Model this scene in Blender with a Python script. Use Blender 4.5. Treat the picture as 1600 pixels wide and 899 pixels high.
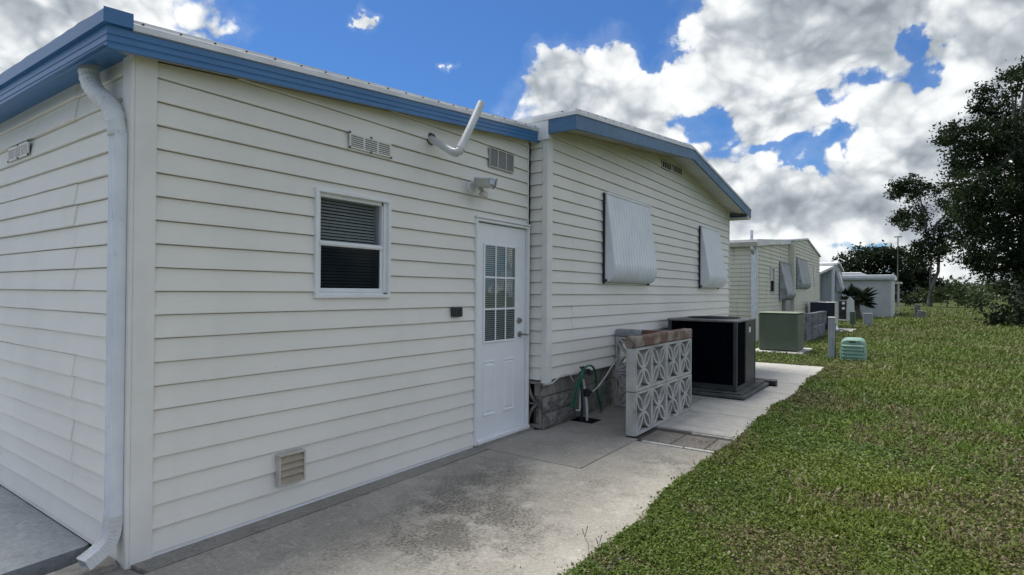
import bpy, bmesh, math, random
import numpy as np
from mathutils import Vector, Matrix
S = bpy.context.scene
for o in list(bpy.data.objects): bpy.data.objects.remove(o)
COL = S.collection
rnd = random.Random(7)
rng = np.random.default_rng(7)
R = math.radians

# ------------------------------------------------------------------ camera
CF, CPOS = 897.9, Vector((-1.3001, -3.3354, 1.4281))
YAW, PIT, ROL = 0.6146, 0.0075, 0.0079
Fv = Vector((math.cos(YAW)*math.cos(PIT), math.sin(YAW)*math.cos(PIT), math.sin(PIT)))
Rv = Vector((math.sin(YAW), -math.cos(YAW), 0)); Uv = Rv.cross(Fv)
R2 = Rv*math.cos(ROL)+Uv*math.sin(ROL); U2 = -Rv*math.sin(ROL)+Uv*math.cos(ROL)
def ray(u, v): return Fv+R2*((u-800)/CF)-U2*((v-449.5)/CF)
def at(u, v, x):
    d = ray(u, v); return CPOS+d*((x-CPOS.x)/d.x)
cam = bpy.data.cameras.new('camera'); co = bpy.data.objects.new('camera', cam); COL.objects.link(co)
cam.sensor_width = 36; cam.sensor_fit = 'HORIZONTAL'; cam.lens = CF/1600*36
cam.clip_start = .05; cam.clip_end = 5000
M = Matrix((( R2.x, U2.x, -Fv.x, CPOS.x), (R2.y, U2.y, -Fv.y, CPOS.y), (R2.z, U2.z, -Fv.z, CPOS.z), (0, 0, 0, 1)))
co.matrix_world = M
S.camera = co

# ------------------------------------------------------------------ light
S.view_settings.view_transform = 'Standard'; S.view_settings.look = 'None'
S.view_settings.exposure = 0.80; S.view_settings.gamma = 1.0
SUN_AZ, SUN_EL = R(72), R(68)
sd = Vector((math.cos(SUN_AZ)*math.cos(SUN_EL), math.sin(SUN_AZ)*math.cos(SUN_EL), math.sin(SUN_EL)))
sl = bpy.data.lights.new('sun', 'SUN'); sl.energy = 2.5; sl.angle = R(28); sl.color = (1, .965, .9)
so = bpy.data.objects.new('sun', sl); COL.objects.link(so); so.rotation_euler = (-sd).to_track_quat('-Z', 'Y').to_euler(); so.location = (0, 0, 30)

W = bpy.data.worlds.new('World'); S.world = W; W.use_nodes = True
SKY_K = .1
def build_world():
    nt = W.node_tree; N = nt.nodes; L = nt.links; N.clear()
    def nd(t, **k):
        n = N.new(t)
        for a, b in k.items(): setattr(n, a, b)
        return n
    def put(n, i, v):
        if hasattr(v, 'is_linked'): L.new(v, n.inputs[i])
        else: n.inputs[i].default_value = v
    def m(op, a, b=None, c=None, clamp=False):
        n = nd('ShaderNodeMath', operation=op, use_clamp=clamp); put(n, 0, a)
        if b is not None: put(n, 1, b)
        if c is not None: put(n, 2, c)
        return n.outputs[0]
    def vm(op, a, b=None, c=None, out=0):
        n = nd('ShaderNodeVectorMath', operation=op); put(n, 0, a)
        if b is not None: put(n, 1, b)
        if c is not None: put(n, 2, c)
        return n.outputs['Value'] if op == 'DOT_PRODUCT' else n.outputs[0]
    def mr(v, a, b, c=0., d=1., smooth=True):
        n = nd('ShaderNodeMapRange', interpolation_type='SMOOTHSTEP' if smooth else 'LINEAR')
        put(n, 0, v); put(n, 1, a); put(n, 2, b); put(n, 3, c); put(n, 4, d); return n.outputs[0]
    tc = nd('ShaderNodeTexCoord').outputs['Generated']
    p = vm('NORMALIZE', tc)
    sp = nd('ShaderNodeSeparateXYZ'); L.new(p, sp.inputs[0])
    az = m('ARCTAN2', sp.outputs[1], sp.outputs[0]); el = m('ARCSINE', sp.outputs[2])
    cb = nd('ShaderNodeCombineXYZ'); L.new(az, cb.inputs[0]); L.new(el, cb.inputs[1])
    wa = nd('ShaderNodeTexNoise'); L.new(p, wa.inputs['Vector']); wa.inputs['Scale'].default_value = 9; wa.inputs['Detail'].default_value = 5; wa.inputs['Roughness'].default_value = .6
    ws = nd('ShaderNodeVectorMath', operation='MULTIPLY_ADD'); L.new(wa.outputs['Color'], ws.inputs[0]); ws.inputs[1].default_value = (.17, .13, 0); L.new(cb.outputs[0], ws.inputs[2])
    ae = vm('SUBTRACT', ws.outputs[0], (.085, .065, 0))
    def blob(u, v, ru, rv):
        d = ray(u, v).normalized(); a0 = math.atan2(d.y, d.x); e0 = math.asin(d.z)
        c2 = 1/(1+((u-800)/CF)**2)
        sa = CF/(ru*c2); se = CF/(rv*math.sqrt(c2))
        w = vm('MULTIPLY_ADD', ae, (sa, se, 0), (-a0*sa, -e0*se, 0))
        return m('POWER', .3679, vm('DOT_PRODUCT', w, w))
    def field(bl, base):
        acc = base
        for (u, v, ru, rv, a) in bl: acc = m('MULTIPLY_ADD', blob(u, v, ru, rv), a, acc)
        return acc
    def noise(vec, sc, det, ro, dist=0.0):
        n = nd('ShaderNodeTexNoise'); put(n, 'Vector', vec); n.inputs['Scale'].default_value = sc
        n.inputs['Detail'].default_value = det; n.inputs['Roughness'].default_value = ro; n.inputs['Distortion'].default_value = dist
        return n.outputs[0]
    def warpv(vec, sc, amt, det=2):
        wn = nd('ShaderNodeTexNoise'); put(wn, 'Vector', vec); wn.inputs['Scale'].default_value = sc; wn.inputs['Detail'].default_value = det
        s_ = nd('ShaderNodeVectorMath', operation='SCALE'); put(s_, 0, vm('SUBTRACT', wn.outputs['Color'], (.5, .5, .5))); s_.inputs['Scale'].default_value = amt
        return vm('ADD', vec, s_.outputs[0])
    st = vm('MULTIPLY', p, (1, 1, 1.3))
    sw = warpv(st, 4, .10)
    def puff(vec, sc, det):   # billows: rounded cells, each smaller size riding on the larger
        vo = nd('ShaderNodeTexVoronoi', feature='F1'); put(vo, 'Vector', vec)
        vo.inputs['Scale'].default_value = sc; vo.inputs['Detail'].default_value = det; vo.inputs['Roughness'].default_value = .55; vo.inputs['Lacunarity'].default_value = 2.3
        return m('SUBTRACT', .45, vo.outputs['Distance'])
    dl = tuple((sd-Fv*.3).normalized()*.016)
    n1 = noise(sw, 6.0, 9, .60)
    pA = puff(warpv(sw, 22, .03, 1), 11, 2); 
    soft = noise(sw, 4.5, 3, .5); soft2 = noise(vm('ADD', sw, tuple(Vector(dl)*2.2)), 4.5, 3, .5)
    det2 = noise(vm('ADD', sw, dl), 6.0, 6, .60)
    base = m('ADD', .75, m('MULTIPLY', m('SUBTRACT', noise(p, 1.6, 1, .5), .5), 1.3))
    dens = field([
        (660, 80, 250, 120, -2.6), (520, 60, 150, 130, -1.6), (890, -20, 150, 55, -2.2), (1000, 20, 60, 50, -1.0), (1016, 88, 16, 30, -.8), (640, 180, 150, 60, -1.),
        (150, 20, 260, 170, .8), (340, 40, 50, 60, .9),
        (885, 115, 85, 60, 1.5), (960, 150, 110, 70, 1.0), (775, 185, 70, 42, 1.5), (870, 72, 40, 30, .5),
        (1180, 70, 140, 120, 1.3), (1120, 50, 60, 60, .4), (1400, 10, 220, 60, .8), (1570, 150, 120, 200, 1.3), (1360, 330, 260, 75, 1.3), (1400, 200, 110, 60, .5), (1150, 330, 80, 80, .8),
        (1345, 122, 48, 20, -1.05), (1300, 165, 28, 20, -1.1), (1450, 122, 36, 32, -1.2), (1443, 58, 22, 22, -1.1), (1225, 115, 24, 12, -.8), (1395, 165, 40, 30, .5), (1240, 180, 90, 22, .5),
        (1108, 203, 55, 20, -1.3), (1200, 236, 80, 18, -1.25), (1315, 214, 45, 15, -1.2), (1240, 262, 60, 13, -1.), (1150, 262, 50, 20, .5), (1330, 240, 16, 14, -1.), (1310, 384, 110, 16, -1.0), (1030, 60, 20, 22, -.5),
        (572, 26, 26, 32, 3.9), (678, 108, 28, 13, 2.9)], base)
    D = m('ADD', dens, m('ADD', m('MULTIPLY', m('SUBTRACT', n1, .5), 2.9), m('MULTIPLY', pA, .95)))
    mask = m('MAXIMUM', mr(D, .0, .50), m('MULTIPLY', mr(D, -1.0, .3), .10))
    greys = field([(1200, 25, 120, 55, .50), (1570, 80, 80, 90, .36), (1410, 215, 60, 34, .28), (1340, 328, 150, 26, .30),
                   (880, 140, 70, 26, .26), (1000, 170, 80, 24, .2), (1160, 178, 110, 22, .34), (1330, 30, 120, 40, .2), (120, 60, 240, 120, .16), (1480, 320, 70, 50, .3)], 0.0)
    rel = m('ADD', m('MULTIPLY', m('SUBTRACT', soft, soft2), 2.6), m('MULTIPLY', m('SUBTRACT', n1, det2), 1.5))
    rel = m('ADD', rel, m('MULTIPLY', m('SUBTRACT', pA, .06), .95))
    t0 = m('ADD', m('SUBTRACT', m('SUBTRACT', 1.17, m('MULTIPLY', mr(D, .6, 3.2), .20)), greys), rel)
    t = m('MAXIMUM', m('MULTIPLY_ADD', t0, .8, .2), m('MULTIPLY_ADD', t0, .25, .12), clamp=True)
    cr = nd('ShaderNodeValToRGB'); L.new(t, cr.inputs[0])
    e = cr.color_ramp.elements
    e[0].position = .0; e[0].color = (.20, .23, .27, 1)
    e[1].position = 1.0; e[1].color = (1., 1., .985, 1)
    q = e.new(.42); q.color = (.47, .51, .55, 1)
    q = e.new(.72); q.color = (.80, .825, .835, 1)
    sky = nd('ShaderNodeTexSky', sky_type='NISHITA', sun_disc=False, sun_elevation=SUN_EL, sun_rotation=R(90)-SUN_AZ)
    sky.air_density = 1.0; sky.dust_density = .6; sky.ozone_density = 2.0
    tint = nd('ShaderNodeMix', data_type='RGBA', blend_type='MULTIPLY'); tint.inputs[0].default_value = 1
    L.new(sky.outputs[0], tint.inputs[6]); tint.inputs[7].default_value = (.25, .44, .68, 1)
    ccol = nd('ShaderNodeMix', data_type='RGBA', blend_type='MULTIPLY'); ccol.inputs[0].default_value = 1
    L.new(cr.outputs[0], ccol.inputs[6]); ccol.inputs[7].default_value = (6.6, 6.6, 6.6, 1)
    mx = nd('ShaderNodeMix', data_type='RGBA'); L.new(mask, mx.inputs[0]); L.new(tint.outputs[2], mx.inputs[6]); L.new(ccol.outputs[2], mx.inputs[7])
    bg = nd('ShaderNodeBackground'); L.new(mx.outputs[2], bg.inputs[0]); bg.inputs[1].default_value = SKY_K
    out = nd('ShaderNodeOutputWorld'); L.new(bg.outputs[0], out.inputs[0])
    W.cycles.sampling_method = 'MANUAL'; W.cycles.sample_map_resolution = 1024
build_world()

# ------------------------------------------------------------------ materials
def newmat(name):
    m = bpy.data.materials.new(name); m.use_nodes = True
    nt = m.node_tree; b = nt.nodes['Principled BSDF']; return m, nt, b
class NB:
    def __init__(s, nt): s.nt = nt; s.N = nt.nodes; s.L = nt.links
    def nd(s, t, **k):
        n = s.N.new(t)
        for a, b in k.items(): setattr(n, a, b)
        return n
    def put(s, n, i, v):
        if hasattr(v, 'is_linked'): s.L.new(v, n.inputs[i])
        else: n.inputs[i].default_value = v
    def pos(s, scale=(1, 1, 1), obj=False):
        if obj: o = s.nd('ShaderNodeTexCoord').outputs['Object']
        else: o = s.nd('ShaderNodeNewGeometry').outputs['Position']
        mp = s.nd('ShaderNodeMapping'); s.L.new(o, mp.inputs[0]); mp.inputs['Scale'].default_value = scale
        return mp.outputs[0]
    def noise(s, vec, sc, det=5, ro=.55, dist=0):
        n = s.nd('ShaderNodeTexNoise'); s.L.new(vec, n.inputs['Vector']); n.inputs['Scale'].default_value = sc
        n.inputs['Detail'].default_value = det; n.inputs['Roughness'].default_value = ro; n.inputs['Distortion'].default_value = dist
        return n.outputs[0]
    def m(s, op, a, b=None, c=None, clamp=False):
        n = s.nd('ShaderNodeMath', operation=op, use_clamp=clamp); s.put(n, 0, a)
        if b is not None: s.put(n, 1, b)
        if c is not None: s.put(n, 2, c)
        return n.outputs[0]
    def mr(s, v, a, b, c=0., d=1.):
        n = s.nd('ShaderNodeMapRange', interpolation_type='SMOOTHSTEP')
        for i, x in enumerate((v, a, b, c, d)): s.put(n, i, x)
        return n.outputs[0]
    def mix(s, f, a, b, mode='MIX'):
        n = s.nd('ShaderNodeMix', data_type='RGBA', blend_type=mode)
        def cc(i, x):
            if hasattr(x, 'is_linked'): s.L.new(x, n.inputs[i])
            else: n.inputs[i].default_value = (*x, 1) if len(x) == 3 else x
        s.put(n, 0, f); cc(6, a); cc(7, b); return n.outputs[2]
    def bump(s, b, h, strength, dist=.01):
        n = s.nd('ShaderNodeBump'); s.L.new(h, n.inputs['Height']); n.inputs['Strength'].default_value = strength; n.inputs['Distance'].default_value = dist
        s.L.new(n.outputs[0], b.inputs['Normal'])
def pm(name, c1, c2=None, scale=3, rough=.6, metal=0, bump=0, bscale=60, stretch=(1, 1, 1), lo=.35, hi=.65, spec=.5, obj=False, grime=None, bdist=.004):
    m, nt, b = newmat(name); q = NB(nt)
    b.inputs['Roughness'].default_value = rough; b.inputs['Metallic'].default_value = metal; b.inputs['Specular IOR Level'].default_value = spec
    v = q.pos(stretch, obj)
    col = None
    if c2 is None: c2 = tuple(x*.86 for x in c1)
    col = q.mix(q.mr(q.noise(v, scale), lo, hi), c1, c2)
    if grime:
        gc, gs, glo, ghi = grime
        col = q.mix(q.mr(q.noise(v, gs, 8, .65), glo, ghi), col, gc)
    nt.links.new(col, b.inputs['Base Color'])
    if bump: q.bump(b, q.noise(v, bscale, 4), bump, bdist)
    return m
MT = {}
def siding_mat(name, c, dirt, damt=.5):
    m, nt, b = newmat(name); q = NB(nt)
    v = q.pos((1, 1, 1)); vs = q.pos((.35, .35, 9)); vv = q.pos((7, 7, .5))
    col = q.mix(q.mr(q.noise(v, 1.1, 4), .35, .7), c, tuple(x*.93 for x in c))
    col = q.mix(q.m('MULTIPLY', q.mr(q.noise(vv, 1.0, 6, .6), .5, .78), damt), col, dirt)
    col = q.mix(q.m('MULTIPLY', q.mr(q.noise(v, 45, 3, .7), .66, .74), .35), col, tuple(x*.6 for x in c))
    nt.links.new(col, b.inputs['Base Color']); b.inputs['Roughness'].default_value = .5
    b.inputs['Specular IOR Level'].default_value = .35
    h = q.m('ADD', q.noise(vs, 9, 6, .65), q.m('MULTIPLY', q.noise(v, 2.2, 2), 1.5))
    q.bump(b, h, .22, .006)
    return m
MT['siding'] = siding_mat('siding_cream', (.80, .775, .715), (.60, .58, .53), .12)
MT['siding2'] = siding_mat('siding_yellowed', (.66, .64, .52), (.34, .35, .29), .85)
MT['siding3'] = siding_mat('siding_grey', (.42, .44, .44), (.30, .30, .29), .6)
MT['trim'] = pm('cream_trim', (.78, .77, .73), (.72, .71, .67), 4, .45, bump=.05)
MT['white'] = pm('white_paint', (.80, .81, .82), (.74, .75, .76), 5, .35, bump=.04, grime=((.5, .5, .48), 12, .62, .85))
MT['white_dirty'] = pm('weathered_white_metal', (.74, .75, .76), (.6, .61, .6), 6, .4, bump=.05, grime=((.30, .30, .27), 5, .55, .8))
MT['door'] = pm('door_white', (.82, .835, .855), (.79, .80, .82), 3, .38, bump=.04, bscale=25)
MT['blue'] = pm('blue_painted_aluminium', (.030, .140, .34), (.040, .162, .37), 3, .36, bump=.06, bscale=14, stretch=(.6, .6, 2), grime=((.11, .21, .32), 7, .58, .85))
MT['blue2'] = pm('blue_painted_board', (.042, .125, .25), (.065, .165, .29), 6, .5, bump=.1, bscale=40, grime=((.13, .22, .30), 9, .55, .8))
MT['roofmetal'] = pm('white_roof_metal', (.78, .78, .77), (.66, .66, .65), 5, .3, bump=.05, grime=((.3, .3, .29), 14, .6, .8))
MT['trimmetal'] = pm('roof_trim_aluminium', (.62, .63, .64), (.48, .49, .50), 4, .32, .3, stretch=(1, 1, 6), grime=((.22, .22, .22), 14, .58, .8))
MT['ventmesh'] = pm('vent_mesh', (.26, .27, .27), (.15, .155, .155), 260, .7)
MT['galv'] = pm('galvanised_metal', (.55, .57, .58), (.4, .41, .42), 7, .35, .6, grime=((.2, .2, .2), 11, .6, .8))
MT['screw'] = pm('screw_dark', (.08, .08, .08), None, 3, .5)
MT['soffit'] = pm('soffit_beige', (.42, .39, .33), (.33, .31, .26), 3, .6)
MT['soffit_white'] = pm('soffit_white', (.60, .60, .57), (.5, .5, .47), 2, .6)
MT['spout'] = pm('downspout_white', (.74, .77, .82), (.66, .70, .76), 6, .32, bump=.03, grime=((.34, .34, .31), 16, .6, .82))
MT['spout_old'] = pm('downspout_elbow', (.66, .68, .69), (.58, .59, .59), 9, .4, grime=((.32, .31, .28), 22, .56, .8))
MT['black'] = pm('black_metal', (.012, .014, .02), (.02, .022, .028), 5, .42)
MT['louver'] = pm('black_coil_guard', (.0015, .002, .006), (.003, .004, .009), 5, .7, spec=.04)
MT['charcoal'] = pm('charcoal_metal', (.028, .033, .034), (.04, .045, .045), 6, .45, grime=((.10, .10, .10), 12, .6, .85))
MT['actop'] = pm('charcoal_top', (.13, .13, .13), (.20, .20, .19), 9, .5)
MT['pvc'] = pm('pvc_white', (.60, .61, .61), (.52, .53, .52), 8, .35, grime=((.42, .41, .38), 10, .58, .8))
MT['beige'] = pm('beige_plastic', (.38, .32, .235), (.32, .27, .20), 9, .5)
MT['beige_light'] = pm('beige_frame', (.56, .53, .47), (.47, .44, .39), 9, .45)
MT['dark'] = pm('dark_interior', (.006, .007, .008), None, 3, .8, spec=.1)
MT['blind'] = pm('blind_slat', (.50, .53, .53), (.42, .44, .44), 5, .5)
MT['nickel'] = pm('satin_nickel', (.42, .40, .37), None, 9, .28, 1)
MT['green_hose'] = pm('green_hose', (.01, .11, .055), (.015, .15, .08), 9, .35)
MT['ped_green'] = pm('pale_green_plastic', (.27, .43, .34), (.22, .37, .29), 6, .5, grime=((.14, .2, .16), 14, .55, .8))
MT['box_green'] = pm('olive_green_metal', (.105, .135, .095), (.09, .115, .08), 4, .5, grime=((.05, .06, .05), 8, .6, .85))
MT['box_green_lit'] = pm('olive_green_lit', (.22, .25, .18), (.17, .20, .14), 6, .5)  # lighter copy of the cabinet green: sunlight on the top painted into the colour
MT['navy'] = pm('navy_ribbed', (.012, .018, .035), (.02, .028, .045), 5, .5)
MT['postgrey'] = pm('weathered_grey_post', (.36, .39, .42), (.26, .28, .30), 9, .7, bump=.3, bscale=60, stretch=(1, 1, .15))
MT['shed'] = pm('shed_grey', (.60, .61, .60), (.54, .55, .54), 2, .6)
MT['awning'] = pm('awning_white', (.78, .80, .83), (.72, .74, .77), 3, .38, grime=((.42, .42, .38), 3, .62, .85))
MT['awning_old'] = pm('awning_grey', (.38, .41, .43), (.30, .32, .33), 4, .5, grime=((.12, .13, .13), 5, .5, .75))
MT['asph'] = pm('dark_pad', (.06, .06, .055), (.10, .10, .09), 8, .8, bump=.4, bscale=60, grime=((.18, .18, .17), 14, .55, .7))
MT['flood'] = pm('lamp_lens', (.55, .52, .42), (.42, .42, .38), 9, .25)
def breeze_mat(name, c1, c2, dirt):
    return pm(name, c1, c2, 5, .85, bump=.6, bscale=140, grime=(dirt, 6, .52, .78), bdist=.003)
MT['breeze'] = breeze_mat('breeze_block_concrete', (.50, .495, .465), (.40, .395, .375), (.15, .155, .155))
MT['breeze_old'] = breeze_mat('old_breeze_concrete', (.30, .32, .33), (.20, .21, .22), (.07, .075, .08))
MT['cap'] = pm('cap_block_mottled', (.33, .28, .24), (.17, .095, .07), 5, .9, bump=.8, bscale=50, lo=.36, hi=.56, grime=((.08, .055, .045), 14, .52, .7), bdist=.008)
MT['cap_grey'] = pm('cap_block_grey', (.36, .38, .39), (.25, .26, .27), 7, .9, bump=.7, bscale=60, bdist=.006)
MT['found'] = pm('foundation_block', (.30, .275, .24), (.20, .185, .165), 5, .9, bump=.9, bscale=70, grime=((.09, .085, .08), 9, .5, .72), bdist=.008)
MT['found_rough'] = pm('split_face_stone', (.27, .25, .22), (.13, .125, .115), 11, .95, bump=1, bscale=45, grime=((.06, .055, .05), 14, .5, .7), bdist=.014)
def concrete(name, c1, c2, dark, spots=(), streak=False, spk=.5):
    m, nt, b = newmat(name); q = NB(nt)
    v = q.pos((1, 1, 1))
    col = q.mix(q.mr(q.noise(v, 1.3, 7, .6), .33, .68), c1, c2)
    col = q.mix(q.m('MULTIPLY', q.mr(q.noise(v, 4.5, 9, .7), .50, .70), .6), col, dark)
    col = q.mix(q.m('MULTIPLY', q.mr(q.noise(v, 14, 8, .75), .50, .66), .28), col, dark)
    col = q.mix(q.m('MULTIPLY', q.mr(q.noise(v, 9, 8, .7, .6), .55, .62), .35), col, tuple(min(1, x*1.35) for x in c1))
    col = q.mix(q.m('MULTIPLY', q.mr(q.noise(v, 60, 4, .7), .56, .66), spk), col, tuple(min(1, x*1.75) for x in c1))
    col = q.mix(q.m('MULTIPLY', q.mr(q.noise(v, 42, 5, .7), .54, .64), .4), col, dark)
    if streak:
        vs = q.pos((7, .5, 1)); col = q.mix(q.m('MULTIPLY', q.mr(q.noise(vs, 2.2, 5, .6), .45, .75), .5), col, dark)
    for (x, y, rx, ry, amt) in spots:
        mp = q.nd('ShaderNodeMapping'); q.L.new(q.nd('ShaderNodeNewGeometry').outputs['Position'], mp.inputs[0])
        mp.inputs['Location'].default_value = (-x/rx, -y/ry, 0); mp.inputs['Scale'].default_value = (1/rx, 1/ry, 0)
        ln = q.nd('ShaderNodeVectorMath', operation='LENGTH'); q.L.new(mp.outputs[0], ln.inputs[0])
        fall = q.mr(ln.outputs['Value'], 1.25, .15)
        big = q.m('MULTIPLY', fall, q.mr(q.noise(v, 3.2, 8, .75), .38, .60))
        fine = q.mr(q.noise(v, 48, 5, .75), .48, .56)
        col = q.mix(q.m('MULTIPLY', q.m('MULTIPLY', big, fine), amt, clamp=True), col, (.035, .035, .035))
        col = q.mix(q.m('MULTIPLY', big, amt*.5, clamp=True), col, dark)
    nt.links.new(col, b.inputs['Base Color']); b.inputs['Roughness'].default_value = .85; b.inputs['Specular IOR Level'].default_value = .25
    q.bump(b, q.m('ADD', q.noise(v, 90, 4, .7), q.m('MULTIPLY', q.noise(v, 6, 4), 2)), .5, .005)
    return m
MT['slab'] = concrete('slab_aged', (.43, .40, .345), (.33, .305, .26), (.18, .165, .14),
    spots=((1.80, -.80, .8, .45, 1.1), (1.38, -1.15, .62, .55, 1.6), (2.5, -1.35, .5, .3, .5), (.7, -.75, .5, .35, .45), (3.35, -1.6, .4, .38, 1.), (2.4, -.6, .6, .3, .8)))
MT['slab_damp'] = concrete('slab_brownish', (.37, .345, .30), (.30, .28, .24), (.17, .16, .14))
MT['slab_new'] = concrete('slab_pale', (.50, .48, .435), (.42, .405, .37), (.29, .28, .255), streak=True, spk=.25)
MT['slab_strip'] = concrete('footing_concrete', (.31, .295, .26), (.25, .24, .21), (.13, .125, .115), spk=.3)
MT['carport'] = concrete('carport_concrete', (.33, .35, .36), (.27, .285, .295), (.15, .16, .165), streak=False, spk=.15)
MT['paver'] = concrete('paver_exposed', (.30, .275, .235), (.20, .18, .155), (.09, .08, .065), spk=.9)
MT['strip_white'] = concrete('white_strip', (.62, .60, .55), (.45, .42, .35), (.25, .22, .17))
MT['dirt'] = pm('dirt_joint', (.055, .045, .035), (.10, .08, .06), 30, .95, bump=.8, bscale=120)
MT['gravel'] = pm('gravel', (.20, .19, .17), (.08, .08, .075), 60, .9, bump=1, bscale=60, bdist=.02)
def lawn_ground():
    m, nt, b = newmat('lawn_soil_and_thatch'); q = NB(nt); v = q.pos((1, 1, 1))
    col = q.mix(q.mr(q.noise(v, .45, 5, .6), .35, .65), (.055, .080, .020), (.095, .115, .030))
    col = q.mix(q.mr(q.noise(v, 1.6, 6, .65), .5, .68), col, (.085, .078, .036))
    col = q.mix(q.mr(q.noise(v, 28, 5, .7), .4, .7), col, (.024, .036, .010))
    nt.links.new(col, b.inputs['Base Color']); b.inputs['Roughness'].default_value = .95; b.inputs['Specular IOR Level'].default_value = .1
    q.bump(b, q.noise(v, 22, 5, .7), 1, .04); return m
MT['lawn'] = lawn_ground()
def leafmat(name, c, c2=None, transl=.25, rough=.5, attr=False, spec=.35, scale=.6):
    m, nt, b = newmat(name); q = NB(nt)
    if attr:
        a = q.nd('ShaderNodeAttribute', attribute_name='tint'); col = a.outputs['Color']
    else:
        col = q.mix(q.mr(q.noise(q.pos(), scale, 4), .35, .65), c, c2 or tuple(x*1.6 for x in c))
    nt.links.new(col, b.inputs['Base Color']); b.inputs['Roughness'].default_value = rough; b.inputs['Specular IOR Level'].default_value = spec
    tr = q.nd('ShaderNodeBsdfTranslucent'); nt.links.new(col, tr.inputs[0])
    mx = q.nd('ShaderNodeMixShader'); mx.inputs[0].default_value = transl
    nt.links.new(b.outputs[0], mx.inputs[1]); nt.links.new(tr.outputs[0], mx.inputs[2]); nt.links.new(mx.outputs[0], nt.nodes['Material Output'].inputs[0])
    return m
MT['grass'] = leafmat('grass_blades', None, attr=True, transl=.25, rough=.5, spec=.22)
MT['oak'] = leafmat('oak_leaves', (.014, .026, .011), (.042, .062, .026), .2, scale=.3, spec=.06)
MT['oak_far'] = leafmat('far_oak_leaves', (.014, .024, .013), (.032, .045, .022), .12, scale=.15, spec=.05)
MT['bush'] = leafmat('bush_leaves', (.05, .075, .028), (.10, .125, .05), .2, scale=.5, spec=.2)
MT['bush_dark'] = leafmat('dark_bush_leaves', (.016, .026, .013), (.035, .048, .02), .15, scale=.8, spec=.2)
MT['palmleaf'] = leafmat('palm_leaf', (.018, .032, .018), (.05, .07, .035), .15, scale=2)
MT['bark'] = pm('bark_grey', (.16, .15, .13), (.08, .075, .065), 3, .95, bump=1, bscale=6, stretch=(1, 1, .2), bdist=.05)
MT['bark_pale'] = pm('palm_trunk_pale', (.24, .24, .22), (.15, .15, .14), 3, .95, bump=.6, bscale=8, bdist=.03)
MT['stalk'] = pm('dry_stalk', (.09, .075, .05), None, 9, .8)
MT['flower'] = pm('white_clover', (.75, .76, .72), None, 9, .7)
def glassmat(name, tint=(.9, .95, .95), refl=1.0):
    m, nt, b = newmat(name); q = NB(nt)
    tr = q.nd('ShaderNodeBsdfTransparent'); tr.inputs[0].default_value = (*tint, 1)
    gl = q.nd('ShaderNodeBsdfGlossy'); gl.inputs['Roughness'].default_value = .02
    fr = q.nd('ShaderNodeFresnel'); fr.inputs[0].default_value = 1.6
    v = q.pos((1, 1, 1))
    bn = q.nd('ShaderNodeBump'); nt.links.new(q.noise(v, 5, 2), bn.inputs['Height']); bn.inputs['Strength'].default_value = .08; bn.inputs['Distance'].default_value = .02
    nt.links.new(bn.outputs[0], gl.inputs['Normal'])
    mx = q.nd('ShaderNodeMixShader'); nt.links.new(q.m('MULTIPLY', fr.outputs[0], refl, clamp=True), mx.inputs[0])
    nt.links.new(tr.outputs[0], mx.inputs[1]); nt.links.new(gl.outputs[0], mx.inputs[2]); nt.links.new(mx.outputs[0], nt.nodes['Material Output'].inputs[0]); return m
MT['glass'] = glassmat('window_glass', (.66, .70, .70), .13)
MT['screenmesh'] = glassmat('insect_screen', (.30, .32, .34), .15)

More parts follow.
